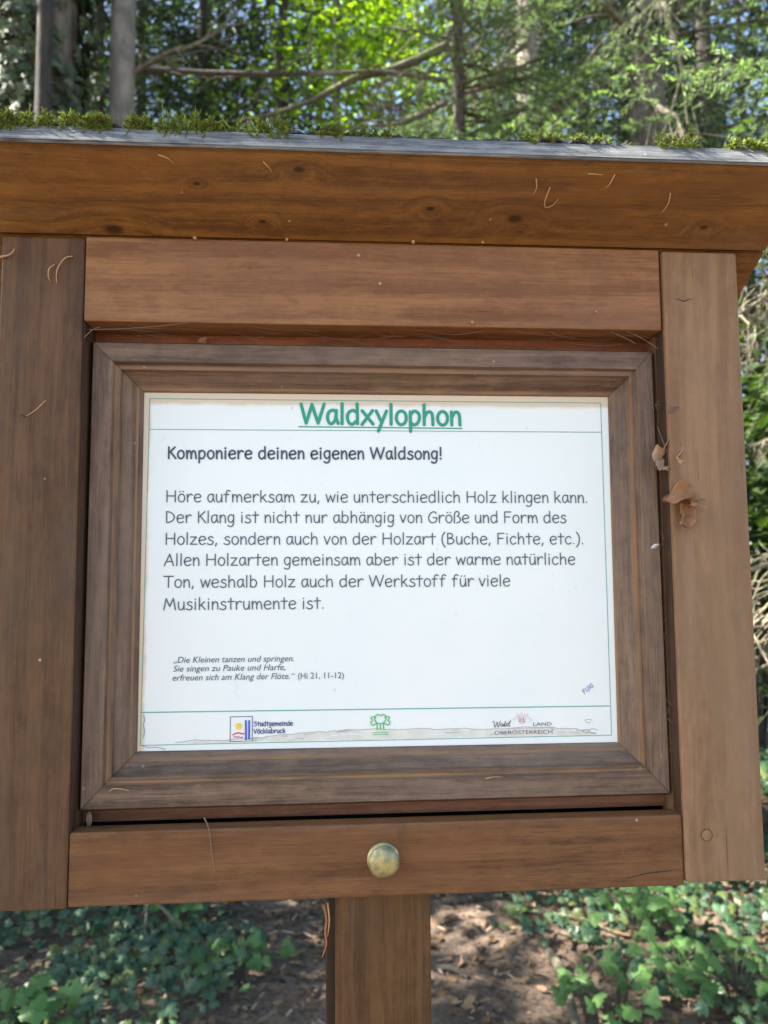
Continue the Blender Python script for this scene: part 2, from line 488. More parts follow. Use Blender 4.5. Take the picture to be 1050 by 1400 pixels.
# knob
def lathe(prof, seg=40):
    v, f = [], []
    for (r, y) in prof:
        for k in range(seg):
            t = 2*math.pi*k/seg
            v.append((r*math.cos(t), y, r*math.sin(t)))
    for i in range(len(prof)-1):
        for k in range(seg):
            k2 = (k+1) % seg
            f.append((i*seg+k, i*seg+k2, (i+1)*seg+k2)); f.append((i*seg+k, (i+1)*seg+k2, (i+1)*seg+k))
    return np.array(v), np.array(f)
kp = [(.0138, .002), (.0142, -.0006), (.0139, -.0016), (.0118, -.0018), (.0116, -.0050), (.0128, -.0062), (.0134, -.0076), (.0134, -.0090), (.0131, -.0098), (.0126, -.0100)]
for k in range(1, 13):
    a = k/12*math.pi/2
    kp.append((max(.0124*math.cos(a), 1e-5), -.0103-.0036*math.sin(a)))
v, f = lathe(kp)
knob = link("knob", tri_mesh("knob", v, f, None, True), M_BRASS, bottom_rail)
knob.location = (-.0008-bottom_rail.location.x, .001-bottom_rail.location.y, -.2602+Z0-bottom_rail.location.z)

# case behind the frame
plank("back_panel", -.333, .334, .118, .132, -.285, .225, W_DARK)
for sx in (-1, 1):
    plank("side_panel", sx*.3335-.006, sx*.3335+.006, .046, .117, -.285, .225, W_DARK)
# door with its moulded frame
def ring_mesh(name, o, i, y0, y1):
    v = []
    for (x0, x1, z0, z1) in (o, i):
        for y in (y0, y1):
            v += [(x0, y, z0), (x1, y, z0), (x1, y, z1), (x0, y, z1)]
    q = []
    for k in range(4):
        j = (k+1) % 4
        q += [(k, j, 8+j, 8+k), (4+j, 4+k, 12+k, 12+j), (k, 4+k, 4+j, j), (8+k, 8+j, 12+j, 12+k)]
    return tri_mesh(name, np.array(v), quads(q))
door = link("door", ring_mesh("door", (-.2735, .2735, -.2335, .2215), (-.232, .237, -.184, .169), .040, .055), W_DOOR, board, (0, 0, Z0))

OUT = [(-.2682, .2050), (.2680, .2030), (.2700, -.2215), (-.2690, -.2222)]
INN = [(-.2224, .1597), (.2280, .1597), (.2268, -.1747), (-.2222, -.1735)]
PROF = [(0, .0395), (.01, .0315), (.085, .0235), (.115, .0192), (.50, .0185), (.515, .0200), (.535, .0232), (.550, .0236), (.565, .0236), (.64, .0228),
        (.655, .0290), (.74, .0330), (.82, .0360), (.88, .0398), (.93, .0415), (.985, .0422), (1.0, .0440)]
for i in range(4):
    o0, o1 = np.array(OUT[i]), np.array(OUT[(i+1) % 4]); i0, i1 = np.array(INN[i]), np.array(INN[(i+1) % 4])
    v = []
    ns = 14
    for k in range(ns+1):
        t = k/ns; t = min(max(t, .0006), .9994)
        for (u, y) in PROF:
            p = (o0+(o1-o0)*t)*(1-u) + (i0+(i1-i0)*t)*u
            v.append((p[0], y, p[1]))
    v = np.array(v); L = len(PROF)
    q = [(a*L+b, (a+1)*L+b, (a+1)*L+b+1, a*L+b+1) for a in range(ns) for b in range(L-1)]
    ctr = np.array([(o0[0]+o1[0])/2, 0, (o0[1]+o1[1])/2])
    loc = v-ctr
    ang = [0, math.pi/2, math.pi, -math.pi/2][i]
    # local X along the length, so that the grain follows each piece
    c, s = math.cos(ang), math.sin(ang)
    lv = np.stack([loc[:, 0]*c - loc[:, 2]*s, loc[:, 1], loc[:, 0]*s + loc[:, 2]*c], -1)
    me = tri_mesh("frame_moulding", lv, quads(q)[:, ::-1], None, False)
    o = link("frame_moulding", me, W_MOLX, door)
    o.rotation_euler = (0, ang, 0)
    o.location = Vector((ctr[0], 0, ctr[2]+Z0)) - door.location

# post and the darker batten behind it
plank("post", -.0418, .0422, .018, .098, -Z0-.3, -.2920, W_POST)
plank("batten", -.0512, .035, .102, .142, -Z0-.3, -.2800, W_DARK)

# roof: a slab falling to the back, its grey weathered edge towards the reader
TH = R(28)
ZJ, OV, TK = .2935, .0757, .0200
roof = empty("roof", (0, 0, Z0+ZJ), 0, board)
roof.rotation_euler = (-TH, 0, 0)            # local -Y = towards the reader and up, local Z = roof normal
Lf = OV/math.cos(TH)
def slab(name, x0, x1, y0, y1, z0, z1, m, bev=.0015, parent=roof, rag=0.0):
    bm = bmesh.new()
    bmesh.ops.create_cube(bm, size=1.0)
    for v in bm.verts: v.co = Vector((v.co.x*(x1-x0), v.co.y*(y1-y0), v.co.z*(z1-z0)))
    if bev: bmesh.ops.bevel(bm, geom=bm.edges[:], offset=bev, segments=2, affect='EDGES')
    me = bpy.data.meshes.new(name); bm.to_mesh(me); bm.free()
    return link(name, me, m, parent, ((x0+x1)/2, (y0+y1)/2, (z0+z1)/2))
rb = slab("roof_board", -.372, .372, -Lf, .001, 0, TK, W_SOF)
slab("roof_board", -.372, .372, .0025, .26, .0005, TK, W_SOF)
slab("edge_trim", -.374, .374, -Lf-.004, -Lf-.0003, .0005, TK+.001, W_EDGE, .0012)
# roofing felt with a ragged front edge
nx = 160
xs = np.linspace(-.376, .376, nx)
fr = -Lf-.0015 + .0022*np.sin(xs*31)+.0012*rng.normal(size=nx)
lift = .0012*np.abs(rng.normal(size=nx)) + .001*np.sin(xs*17+1)**2
v = []
for k in range(nx):
    v += [(xs[k], fr[k], TK+.0018), (xs[k], fr[k], TK+.0050+lift[k]), (xs[k], .27, TK+.0050), (xs[k], .27, TK+.0018)]
q = [(a*4+b, a*4+(b+1) % 4, (a+1)*4+(b+1) % 4, (a+1)*4+b) for a in range(nx-1) for b in range(4)]
link("roofing_felt", tri_mesh("roofing_felt", np.array(v), quads(q)), M_FELT, roof)

# ------------------------------------------------------------------ the printed sheet
YS = .0445
sheet = plank("info_sheet", -.2228, .2285, YS, YS+.002, -.1755, .1600, M_SHEET, board, 0)
SHL = sheet.location.copy()
def arc(cx, cy, rx, ry, a0=0, a1=360, n=22):
    return [(cx+rx*math.cos(R(a0+(a1-a0)*k/n)), cy+ry*math.sin(R(a0+(a1-a0)*k/n))) for k in range(n+1)]
S = lambda *p: ('s', list(p))      # smooth stroke
P = lambda *p: ('p', list(p))      # straight strokes
D = lambda x, y: ('d', (x, y))     # dot
O = lambda *a: ('o', arc(*a))
GL = {
 'a': (53, [S((42, 43), (31, 53), (14, 46), (7, 26), (13, 5), (24, 0), (36, 12), (42, 36)), S((42, 52), (42, 22), (50, 1))]),
 'b': (58, [P((10, 79), (10, 1)), S((11, 40), (26, 52), (42, 44), (48, 26), (40, 6), (25, -1), (11, 8))]),
 'c': (51, [S((43, 43), (32, 53), (15, 46), (7, 26), (14, 5), (28, -1), (43, 8))]),
 'd': (59, [P((46, 79), (47, 1)), S((45, 44), (30, 53), (13, 45), (7, 25), (14, 4), (28, -1), (45, 14))]),
 'e': (55, [S((8, 25), (28, 29), (47, 33), (42, 48), (28, 54), (13, 46), (7, 26), (14, 5), (30, -1), (46, 7))]),
 'f': (50, [S((44, 74), (34, 79), (23, 73), (18, 50), (17, 0)), P((5, 50), (36, 51))]),
 'g': (54, [S((42, 45), (28, 54), (12, 45), (8, 26), (15, 7), (28, 3), (42, 18)), S((43, 52), (43, 20), (41, -10), (33, -24), (18, -26), (7, -20))]),
 'h': (57, [P((10, 79), (10, 0)), S((11, 30), (22, 48), (36, 50), (43, 36), (45, 0))]),
 'i': (27, [P((12, 51), (12, 0)), D(12, 69)]),
 'k': (54, [P((10, 79), (10, 0)), P((41, 52), (11, 22)), P((21, 31), (46, 0))]),
 'l': (26, [P((12, 79), (12, 0))]),
 'm': (78, [P((9, 52), (11, 0)), S((11, 26), (20, 48), (31, 48), (37, 30), (38, 0)), S((38, 28), (47, 48), (58, 49), (65, 34), (69, 0))]),
 'n': (52, [P((9, 52), (10, 0)), S((11, 30), (22, 49), (34, 50), (41, 36), (43, 0))]),
 'o': (54, [O(27, 26, 20, 27)]),
 'p': (55, [P((9, 50), (10, -27)), S((11, 40), (25, 53), (41, 45), (46, 27), (38, 6), (24, -1), (11, 8))]),
 'r': (47, [P((9, 52), (11, 0)), S((11, 28), (20, 46), (32, 53), (42, 46))]),
 's': (48, [S((39, 46), (26, 53), (12, 44), (17, 32), (34, 24), (41, 12), (31, 0), (16, -1), (5, 6))]),
 't': (47, [P((23, 74), (23, 0)), P((4, 51), (43, 52))]),
 'u': (52, [S((9, 52), (9, 20), (16, 2), (28, 0), (38, 12), (42, 32)), P((42, 52), (44, 0))]),
 'v': (48, [P((4, 52), (22, 0)), P((22, 0), (42, 52))]),
 'w': (68, [P((5, 52), (18, 0)), P((18, 0), (34, 46)), P((34, 46), (48, 0)), P((48, 0), (63, 52))]),
 'x': (58, [P((7, 52), (50, 0)), P((48, 53), (6, -2))]),
 'y': (52, [P((5, 52), (25, 10)), P((46, 52), (13, -27))]),
 'z': (54, [P((7, 50), (44, 50)), P((44, 50), (7, 1)), P((7, 1), (47, 1))]),
 '\u00df': (57, [S((9, -2), (10, 50), (16, 72), (30, 78), (41, 68), (38, 54), (29, 44)), S((29, 44), (44, 36), (49, 20), (42, 4), (26, -1))]),
 'A': (71, [P((5, -1), (38, 76)), P((38, 76), (62, -1)), P((18, 26), (54, 27))]),
 'B': (61, [P((11, 75), (11, 1)), S((11, 75), (34, 73), (43, 60), (34, 46), (12, 40)), S((12, 40), (40, 38), (51, 20), (38, 4), (11, 1))]),
 'D': (70, [P((11, 75), (11, 1)), S((11, 75), (38, 68), (58, 44), (52, 18), (32, 4), (11, 1))]),
 'F': (59, [P((11, 75), (11, 0)), P((11, 75), (52, 75)), P((11, 40), (44, 40))]),
 'G': (68, [S((58, 66), (44, 76), (22, 66), (8, 36), (16, 8), (36, -1), (57, 10), (62, 34)), P((38, 35), (62, 34))]),
 'H': (76, [P((11, 75), (11, 0)), P((63, 75), (63, 0)), P((11, 40), (63, 40))]),
 'K': (60, [P((11, 75), (11, 0)), P((50, 75), (12, 36)), P((22, 44), (56, 0))]),
 'M': (87, [P((7, 0), (20, 75)), P((20, 75), (42, 22)), P((42, 22), (64, 75)), P((64, 75), (78, 0))]),
 'S': (65, [S((54, 66), (38, 76), (18, 70), (14, 54), (32, 42), (52, 32), (54, 14), (36, 0), (18, 1), (6, 11))]),
 'T': (66, [P((4, 74), (62, 74)), P((33, 74), (33, 0))]),
 'V': (62, [P((5, 75), (28, 0)), P((28, 0), (55, 75))]),
 'W': (102, [P((5, 75), (25, 1)), P((25, 1), (48, 74)), P((48, 74), (72, 1)), P((72, 1), (96, 76))]),
 ',': (27, [P((14, 7), (8, -11))]), '.': (24, [D(11, 3)]),
 '(': (36, [S((28, 82), (14, 60), (10, 30), (16, 0), (30, -20))]),
 ')': (36, [S((8, 82), (22, 60), (26, 30), (20, 0), (6, -20))]),
 '!': (24, [P((12, 78), (12, 24)), D(12, 3)]), ' ': (30, []),
 'F2': (0, []),
}
for base, acc in (('a', '\u00e4'), ('o', '\u00f6'), ('u', '\u00fc')):
    aw, st = GL[base]
    GL[acc] = (aw, st + [D(17, 70), D(37, 70)])

def ribbon(g, pts, wd, y, m=0, cap=True):
    """flat printed stroke in the X-Z plane at depth y, one outline with round ends"""
    p = np.asarray(pts, float)
    t = np.gradient(p, axis=0); t /= np.linalg.norm(t, axis=1)[:, None] + 1e-12
    nrm = np.stack([-t[:, 1], t[:, 0]], -1)
    a, b = p + nrm*wd/2, p - nrm*wd/2
    n = len(p)
    v = [(x, y, z) for x, z in a] + [(x, y, z) for x, z in b]
    f = []
    for k in range(n-1):
        f += [(k, k+1, n+k+1), (k, n+k+1, n+k)]
    if cap:
        for (c, d, s0, s1) in ((p[0], t[0], 0, n), (p[-1], t[-1], n-1, 2*n-1)):
            sg = -1 if s0 == 0 else 1
            nn = np.array([-d[1], d[0]])
            prev = s0; ci = len(v); v.append((c[0], y, c[1]))
            for k in range(1, 7):
                th = math.pi/2 - k*math.pi/6
                q = c + wd/2*(math.sin(th)*nn + sg*math.cos(th)*d)
                if k == 6: nx_ = s1
                else: nx_ = len(v); v.append((q[0], y, q[1]))
                f.append((ci, prev, nx_)); prev = nx_
    g.add(np.array(v), np.array(f), m)
def dot(g, x, z, r, y, m=0):
    v = [(x, y, z)] + [(x+r*math.cos(2*math.pi*k/14), y, z+r*math.sin(2*math.pi*k/14)) for k in range(14)]
    g.add(np.array(v), np.array([(0, 1+k, 1+(k+1) % 14) for k in range(14)]), m)

def text_line(g, s, x0, x1, z0, z1, h, wd, wadj=0.0, y=-.0006, m=0, slant=0.0, jit=.0):
    """hand-lettered line from (x0, z0) to (x1, z1); h = cap height, wd = stroke width (both metres)"""
    adv = sum(GL[c][0]+wadj for c in s) - 12
    k = h/75.0
    kx = (x1-x0)/adv
    cur = -4.0
    for c in s:
        aw, st = GL[c]
        base = z0+(z1-z0)*max(0, min(1, cur/adv))
        T = lambda q: (x0+(cur+q[0])*kx + slant*q[1]*k, base+q[1]*k)
        for i, (kind, data) in enumerate(st):
            yy = y - i*.00003
            if kind == 'd':
                px, pz = T(data); dot(g, px, pz, wd*.62, yy, m)
            elif kind == 'p':
                ribbon(g, [T(d) for d in data], wd, yy, m)
            elif kind == 's':
                q = smooth_path([(d[0], d[1]) for d in data], 5)
                ribbon(g, [T(d) for d in q], wd, yy, m)
            else:
                ribbon(g, [T(d) for d in data], wd, yy, m, False)
        cur += aw+wadj
def on_sheet(name, g, mats):
    o = link(name, g.mesh(name), mats, sheet)
    o.location = Vector((0, YS, Z0)) - SHL
    return o
g = Geo(); text_line(g, "Waldxylophon", -.0745, .0800, .1310, .1304, .0188, .0031)
ribbon(g, [(-.0767, .1278), (.0821, .1272)], .0011, -.0004, 0, False)
on_sheet("heading", g, M_GREEN)
g = Geo(); text_line(g, "Komponiere deinen eigenen Waldsong!", -.1995, .0612, .0965, .0970, .0108, .00175, 2)
on_sheet("subtitle", g, M_INKB)
g = Geo()
for s, x0, x1, z0, z1 in (
    ("H\u00f6re aufmerksam zu, wie unterschiedlich Holz klingen kann.", -.2005, .2040, .0553, .0546),
    ("Der Klang ist nicht nur abh\u00e4ngig von Gr\u00f6\u00dfe und Form des", -.2005, .1822, .0357, .0350),
    ("Holzes, sondern auch von der Holzart (Buche, Fichte, etc.).", -.2005, .1990, .0153, .0142),
    ("Allen Holzarten gemeinsam aber ist der warme nat\u00fcrliche", -.2010, .1898, -.0044, -.0055),
    ("Ton, weshalb Holz auch der Werkstoff f\u00fcr viele", -.2010, .1255, -.0248, -.0259),
    ("Musikinstrumente ist.", -.2010, -.0527, -.0455, -.0456)):
    text_line(g, s, x0, x1, z0, z1, .0104, .00112)
on_sheet("paragraph", g, M_INK)

def typed(name, lines, m, parent=sheet):
    """printed sans-serif type set with the built-in face: (text, x0, x1, z, slant)"""
    G = Geo()
    for s, x0, x1, z, sl, hs in lines:
        cu = bpy.data.curves.new("type", 'FONT'); cu.body = s; cu.size = 1.0; cu.shear = sl; cu.resolution_u = 3
        to = bpy.data.objects.new("type", cu); COL.objects.link(to)
        dg = bpy.context.evaluated_depsgraph_get()
        me = to.evaluated_get(dg).to_mesh()
        me.calc_loop_triangles()
        v = np.array([tuple(q.co) for q in me.vertices]); f = np.array([tuple(t.vertices) for t in me.loop_triangles])
        to.evaluated_get(dg).to_mesh_clear()
        bpy.data.objects.remove(to); bpy.data.curves.remove(cu)
        kx = (x1-x0)/(v[:, 0].max()-v[:, 0].min())
        kz = hs if hs else kx
        G.add(np.stack([x0+(v[:, 0]-v[:, 0].min())*kx, np.full(len(v), -.0006), z+v[:, 1]*kz], -1), f)
    return on_sheet(name, G, m)
typed("quotation", [("\u201eDie Kleinen tanzen und springen.", -.1911, -.0802, -.0943, .22, .0081),
                    ("Sie singen zu Pauke und Harfe,", -.1911, -.0883, -.1023, .22, .0081),
                    ("erfreuen sich am Klang der Fl\u00f6te.\u201c", -.1915, -.0795, -.1105, .22, .0081),
                    ("(Hi 21, 11-12)", -.0765, -.0338, -.1106, 0, .0081)], M_INK)
# printed border and rules
g = Geo()
lw = .00055
for a, b in (((-.2171, .1538), (.2207, .1537)), ((-.2171, .1538), (-.2195, -.1682)), ((.2207, .1537), (.2211, -.1682)),
             ((-.2195, -.1682), (.2211, -.1682)), ((-.2172, .1243), (.2212, .1244)), ((-.2194, -.1387), (.2199, -.1408))):
    ribbon(g, [a, b], lw*(1.5 if a[1] == -.1387 else 1), -.0004 - .00002*len(g.v), 0, False)
on_sheet("printed_border", g, M_LINE)
# town emblem: framed sun, red waves, two blue bars
g = Geo()
bx = [(-.1385, -.1442), (-.1183, -.1442), (-.1183, -.1665), (-.1385, -.1665)]
for i in range(4): ribbon(g, [bx[i], bx[(i+1) % 4]], .0006, -.0004-.00002*i, 0)
ribbon(g, [(-.1243, -.1475), (-.1240, -.1655)], .0017, -.0006, 1, False)
ribbon(g, [(-.1213, -.1475), (-.1212, -.1650)], .0017, -.0006, 1, False)
dot(g, -.1308, -.1528, .0030, -.0006, 2)
ribbon(g, smooth_path([(-.1360, -.1605), (-.1335, -.1592), (-.1305, -.1588), (-.1280, -.1596), (-.1258, -.1598)]), .0012, -.0006, 3)
ribbon(g, smooth_path([(-.1355, -.1628), (-.1340, -.1618), (-.1325, -.1630), (-.1308, -.1620), (-.1290, -.1632), (-.1270, -.1624)]), .0007, -.0006, 3)
on_sheet("town_emblem", g, [M_NAVY, M_BLUE, M_YEL, M_RED])
g = Geo()
text_line(g, "Stadtgemeinde", -.1170, -.0814, -.1530, -.1531, .0040, .00072)
text_line(g, "V\u00f6cklabruck", -.1169, -.0881, -.1597, -.1596, .0040, .00072)
on_sheet("town_name", g, M_NAVY)
# green tree emblem
g = Geo()
kk = .0011
for k, pts in enumerate([
    [(-.0030, -.1585), (-.0030, -.1530), (-.0070, -.1545), (-.0088, -.1520), (-.0070, -.1500), (-.0086, -.1476), (-.0060, -.1466), (-.0040, -.1478)],
    [(.0034, -.1585), (.0034, -.1530), (.0074, -.1545), (.0092, -.1520), (.0074, -.1500), (.0090, -.1476), (.0064, -.1466), (.0044, -.1478)],
    [(-.0046, -.1505), (-.0050, -.1468), (-.0022, -.1446), (.0004, -.1458), (.0028, -.1446), (.0054, -.1468), (.0048, -.1505), (.0020, -.1528), (-.0018, -.1528), (-.0046, -.1505)]]):
    ribbon(g, smooth_path(pts, 5), kk, -.0006-.00003*k, 0)
ribbon(g, [(.0002, -.1585), (.0002, -.1530)], kk*.9, -.00072, 0)
for k in range(2): ribbon(g, [(-.0070, -.1612-.0018*k), (.0074, -.1612-.0018*k)], .0006, -.0006, 0, False)
on_sheet("tree_emblem", g, M_LOGOG)
# provincial forestry emblem: script word, shield, capitals
g = Geo()
for k, pts in enumerate([
    [(.1066, -.1535), (.1078, -.1530), (.1082, -.1575), (.1088, -.1584), (.1110, -.1535), (.1112, -.1582), (.1122, -.1578), (.1138, -.1528)],
    [(.1160, -.1555), (.1146, -.1552), (.1140, -.1570), (.1150, -.1580), (.1162, -.1560), (.1164, -.1580), (.1176, -.1560)],
    [(.1172, -.1575), (.1190, -.1528), (.1180, -.1560), (.1182, -.1580), (.1192, -.1575)],
    [(.1212, -.1556), (.1198, -.1552), (.1193, -.1570), (.1202, -.1578), (.1212, -.1560), (.1238, -.1525), (.1222, -.1560), (.1220, -.1580), (.1232, -.1574)]]):
    ribbon(g, smooth_path(pts, 4), .0006, -.0006-.00002*k, 0)
sh = [(.1310, -.1492), (.1385, -.1492), (.1383, -.1535), (.1348, -.1562), (.1312, -.1535), (.1310, -.1492)]
ribbon(g, sh, .00045, -.0006, 1)
for k in range(3): ribbon(g, [(.1328+.0018*k, -.1500), (.1328+.0018*k, -.1545)], .0007, -.00064, 2 if k != 1 else 1, False)
ribbon(g, smooth_path([(.1262, -.1520), (.1290, -.1500), (.1300, -.1470), (.1330, -.1480), (.1345, -.1455), (.1365, -.1478), (.1400, -.1470), (.1405, -.1500), (.1440, -.1520), (.1420, -.1545)]), .0004, -.00068, 1)
ribbon(g, [(.1066, -.1600), (.1652, -.1602)], .0004, -.0006, 1, False)
on_sheet("forestry_emblem", g, [M_LOGOK, plain("ink_rose", srgb(200, 165, 175), .6), M_RED])
typed("forestry_name", [("LAND", .1455, .1631, -.1580, 0, .0046), ("OBER\u00d6STERREICH", .1081, .1637, -.1654, 0, .0050)], M_LOGOK)
# the hand-written little word in the corner
g = Geo()
def rotl(pts, o, a):
    c, s = math.cos(a), math.sin(a)
    return [(o[0]+x*c-z*s, o[1]+x*s+z*c) for x, z in pts]
o_ = (.1962, -.1290); a_ = R(36)
for k, pts in enumerate([[(0, 0), (.0002, .0042)], [(0, .0042), (.0022, .0044)], [(0, .0024), (.0018, .0025)],
                         [(.0034, .0042), (.0034, .0008), (.0046, .0001), (.0056, .0010), (.0057, .0043)],
                         [(.0068, .0002), (.0094, .0044)], [(.0068, .0043), (.0095, .0001)], [(.0106, .0044), (.0107, 0)]]):
    ribbon(g, rotl(smooth_path(pts, 4) if len(pts) > 2 else pts, o_, a_), .0006, -.0006-.00002*k, 0)
on_sheet("small_word", g, M_PURP)
# water-damaged film along the lower edge: irregular grey patch with a dark rim
top = [(-.188, -.1663), (-.165, -.1648), (-.150, -.1655), (-.120, -.1640), (-.1000, -.1622), (-.0813, -.1606), (-.060, -.1592), (-.040, -.1590), (-.020, -.1578), (.0002, -.1576), (.020, -.1588),
       (.040, -.1580), (.062, -.1598), (.075, -.1590), (.095, -.1602), (.115, -.1598), (.1568, -.1594), (.172, -.1610), (.187, -.1618), (.196, -.1640), (.2062, -.1659)]
tp = smooth_path(top, 4); tp[1:-1, 1] += rng.normal(0, .00035, len(tp)-2)
bot_z = -.1671 + .0004*np.sin(tp[:, 0]*90) + rng.normal(0, .0003, len(tp))
n_ = len(tp)
v = np.concatenate([np.stack([tp[:, 0], np.full(n_, -.00025), tp[:, 1]], -1), np.stack([tp[:, 0], np.full(n_, -.00025), bot_z], -1)])
f = [(k, k+1, n_+k+1) for k in range(n_-1)] + [(k, n_+k+1, n_+k) for k in range(n_-1)]
g = Geo(); g.add(v, np.array(f), 0)
ribbon(g, tp, .0005, -.0003, 1)
for k in range(26):
    i = rng.integers(4, n_-8); j = i+rng.integers(2, 5)
    ribbon(g, tp[i:j]+np.array([0, -rng.uniform(.0008, .005)]), rng.uniform(.0003, .0007), -.00032-.00001*k, 1 if k % 3 else 2)
for c, r0 in (((.199, -.1545), .0030), ((.203, -.1640), .0040), ((.196, -.1640), .003)):
    ribbon(g, [(c[0]+r0*math.cos(t)*(1+.3*math.sin(3*t)), c[1]+.55*r0*math.sin(t)) for t in np.linspace(.3, 5.6, 20)], .0005, -.0006, 1)
ribbon(g, smooth_path([(-.2170, -.141), (-.2162, -.146), (-.2172, -.150), (-.2160, -.155), (-.2168, -.161)]), .0009, -.00045, 1)
ribbon(g, smooth_path([(-.217, -.169), (-.211, -.1705), (-.205, -.1700), (-.197, -.1722)]), .0007, -.00045, 1)
on_sheet("peeling_film", g, [M_PEEL, M_PEELE, plain("peel_white", srgb(235, 240, 244), .4)])

# ------------------------------------------------------------------ plants: templates
M_MOSS = leafmat("moss", [c4(.09, .11, .02), c4(.16, .20, .04), c4(.29, .33, .10), c4(.11, .11, .04)], .3, rough=.8, gloss=.1)
M_NEEDLE = leafmat("sunlit_needles", [c4(.07, .13, .04), c4(.15, .23, .08), c4(.24, .32, .14), c4(.12, .19, .08)], .45, c4(1.1, 1.3, .7), .5, .3)  # paler than the needles themselves, sunlight on the sprays painted in
M_NEEDLE_D = leafmat("spruce_needles_dark", [c4(.016, .032, .018), c4(.03, .055, .028), c4(.045, .07, .03)], .2, c4(1.1, 1.2, .7), .6, .2)  # dark copy of the needles, shade of the far spruces painted in
M_LEAF = leafmat("sunlit_leaves", [c4(.08, .14, .015), c4(.15, .24, .02), c4(.24, .33, .03), c4(.07, .13, .02)], .62, c4(1.7, 1.9, .5), .45, .3)  # leaf colour brightened so that the foliage looks sunlit
M_LEAF_D = leafmat("shade_leaves", [c4(.014, .03, .012), c4(.03, .055, .016), c4(.055, .09, .022)], .35, c4(1.3, 1.5, .5), .5, .3)  # darkened copy of the leaf colour, shade painted in
M_IVY = leafmat("ivy_leaves", [c4(.025, .055, .030), c4(.04, .085, .042), c4(.07, .13, .06), c4(.03, .07, .04), c4(.10, .12, .03)], .2, c4(1.1, 1.3, .7), .38, .4)
M_IVY_T = leafmat("ivy_leaves_dull", [c4(.02, .035, .018), c4(.05, .075, .03), c4(.10, .12, .06), c4(.03, .05, .025)], .15, None, .55, .3)
M_MAPLE = leafmat("seedling_leaves", [c4(.07, .15, .045), c4(.10, .20, .06), c4(.14, .25, .08)], .4, c4(1.3, 1.4, .6), .5, .3)
M_LITTER = leafmat("dry_leaves", [c4(.10, .06, .035), c4(.18, .11, .06), c4(.28, .18, .11), c4(.07, .045, .03)], .15, c4(1.2, 1, .8), .8, .1)
M_DRY = leafmat("dry_leaf_on_board", [c4(.30, .15, .07), c4(.48, .28, .15)], .25, c4(1.3, 1.0, .7), .6, .3)
M_TWIG = bark("dead_twig", c4(.09, .075, .05), c4(.20, .175, .12), c4(.17, .20, .10), (30, 30, 30), .5)
M_TWIG_D = bark("dark_twig", c4(.05, .04, .03), c4(.09, .075, .055), None, (30, 30, 30))
M_BEECH = bark("beech_bark", c4(.13, .115, .095), c4(.23, .205, .17), c4(.10, .105, .08), (10, 10, 5), .5)
M_SPRUCE = bark("spruce_bark", c4(.045, .037, .03), c4(.125, .105, .085), c4(.17, .17, .14), (34, 34, 9), .3)
M_SPRUCE_L = bark("pale_spruce_bark", c4(.17, .14, .11), c4(.30, .27, .22), c4(.30, .32, .25), (26, 26, 10), .6)
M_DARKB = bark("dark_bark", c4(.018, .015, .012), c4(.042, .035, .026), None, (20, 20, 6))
M_STRAW = plain("dry_needle", srgb(190, 150, 105), .6, var=.3, vs=200)
M_WEB = plain("cobweb", srgb(128, 112, 100), .9)

def spruce_template(length, seed, dense=1.0, droop=.25, nw=.0085, nl=1.6):
    """one spruce bough along +X: axis, hanging side twigs, needles"""
    r = np.random.default_rng(seed)
    g = Geo()
    n = 14
    t = np.linspace(0, 1, n)
    ax = np.stack([t*length, .04*length*np.sin(t*5+r.uniform(0, 6)), -droop*length*t**1.6 + .10*length*t**4], -1)
    g.add(*tube(ax, .009*(1-t)+.002, 5), 0)
    nd_p, nd_d = [], []
    nt_ = int(length/.038)
    for k in range(nt_):
        u = .12+.88*(k+r.uniform(0, 1))/nt_
        p = np.array([np.interp(u, t, ax[:, i]) for i in range(3)])
        sd = 1 if k % 2 else -1
        L = length*.30*(1-.65*u)*r.uniform(.5, 1.25)
        hang = r.uniform(.35, 1.2)
        d = np.array([.75, sd*r.uniform(.5, 1.0), -hang]); d /= np.linalg.norm(d)
        m_ = 6
        s = np.linspace(0, 1, m_)
        tw = p + np.outer(s*L, d) + np.outer(s**2, np.array([0.05, 0, -.25*L]))
        g.add(*tube(tw, .0016*(1-s)+.0010, 3, False), 0)
        cnt = int(L/.0085*dense)
        q = r.uniform(.05, 1, cnt)
        pos = np.stack([np.interp(q, s, tw[:, i]) for i in range(3)], -1)
        nd_p.append(pos); nd_d.append(np.repeat(d[None], cnt, 0))
    pos = np.concatenate(nd_p); dr = np.concatenate(nd_d)
    k = len(pos)
    side = r.normal(size=(k, 3)); side -= (side*dr).sum(1)[:, None]*dr; side /= np.linalg.norm(side, axis=1)[:, None]
    L = nl*r.uniform(.014, .022, k)[:, None]
    tip = pos + (dr*.75+side*.8)*L
    wv = np.cross(dr, side)*nw/2
    v = np.stack([pos-wv, pos+wv, tip], 1).reshape(-1, 3)
    g.add(v, np.arange(3*k).reshape(-1, 3), 1)
    return g.arrays()
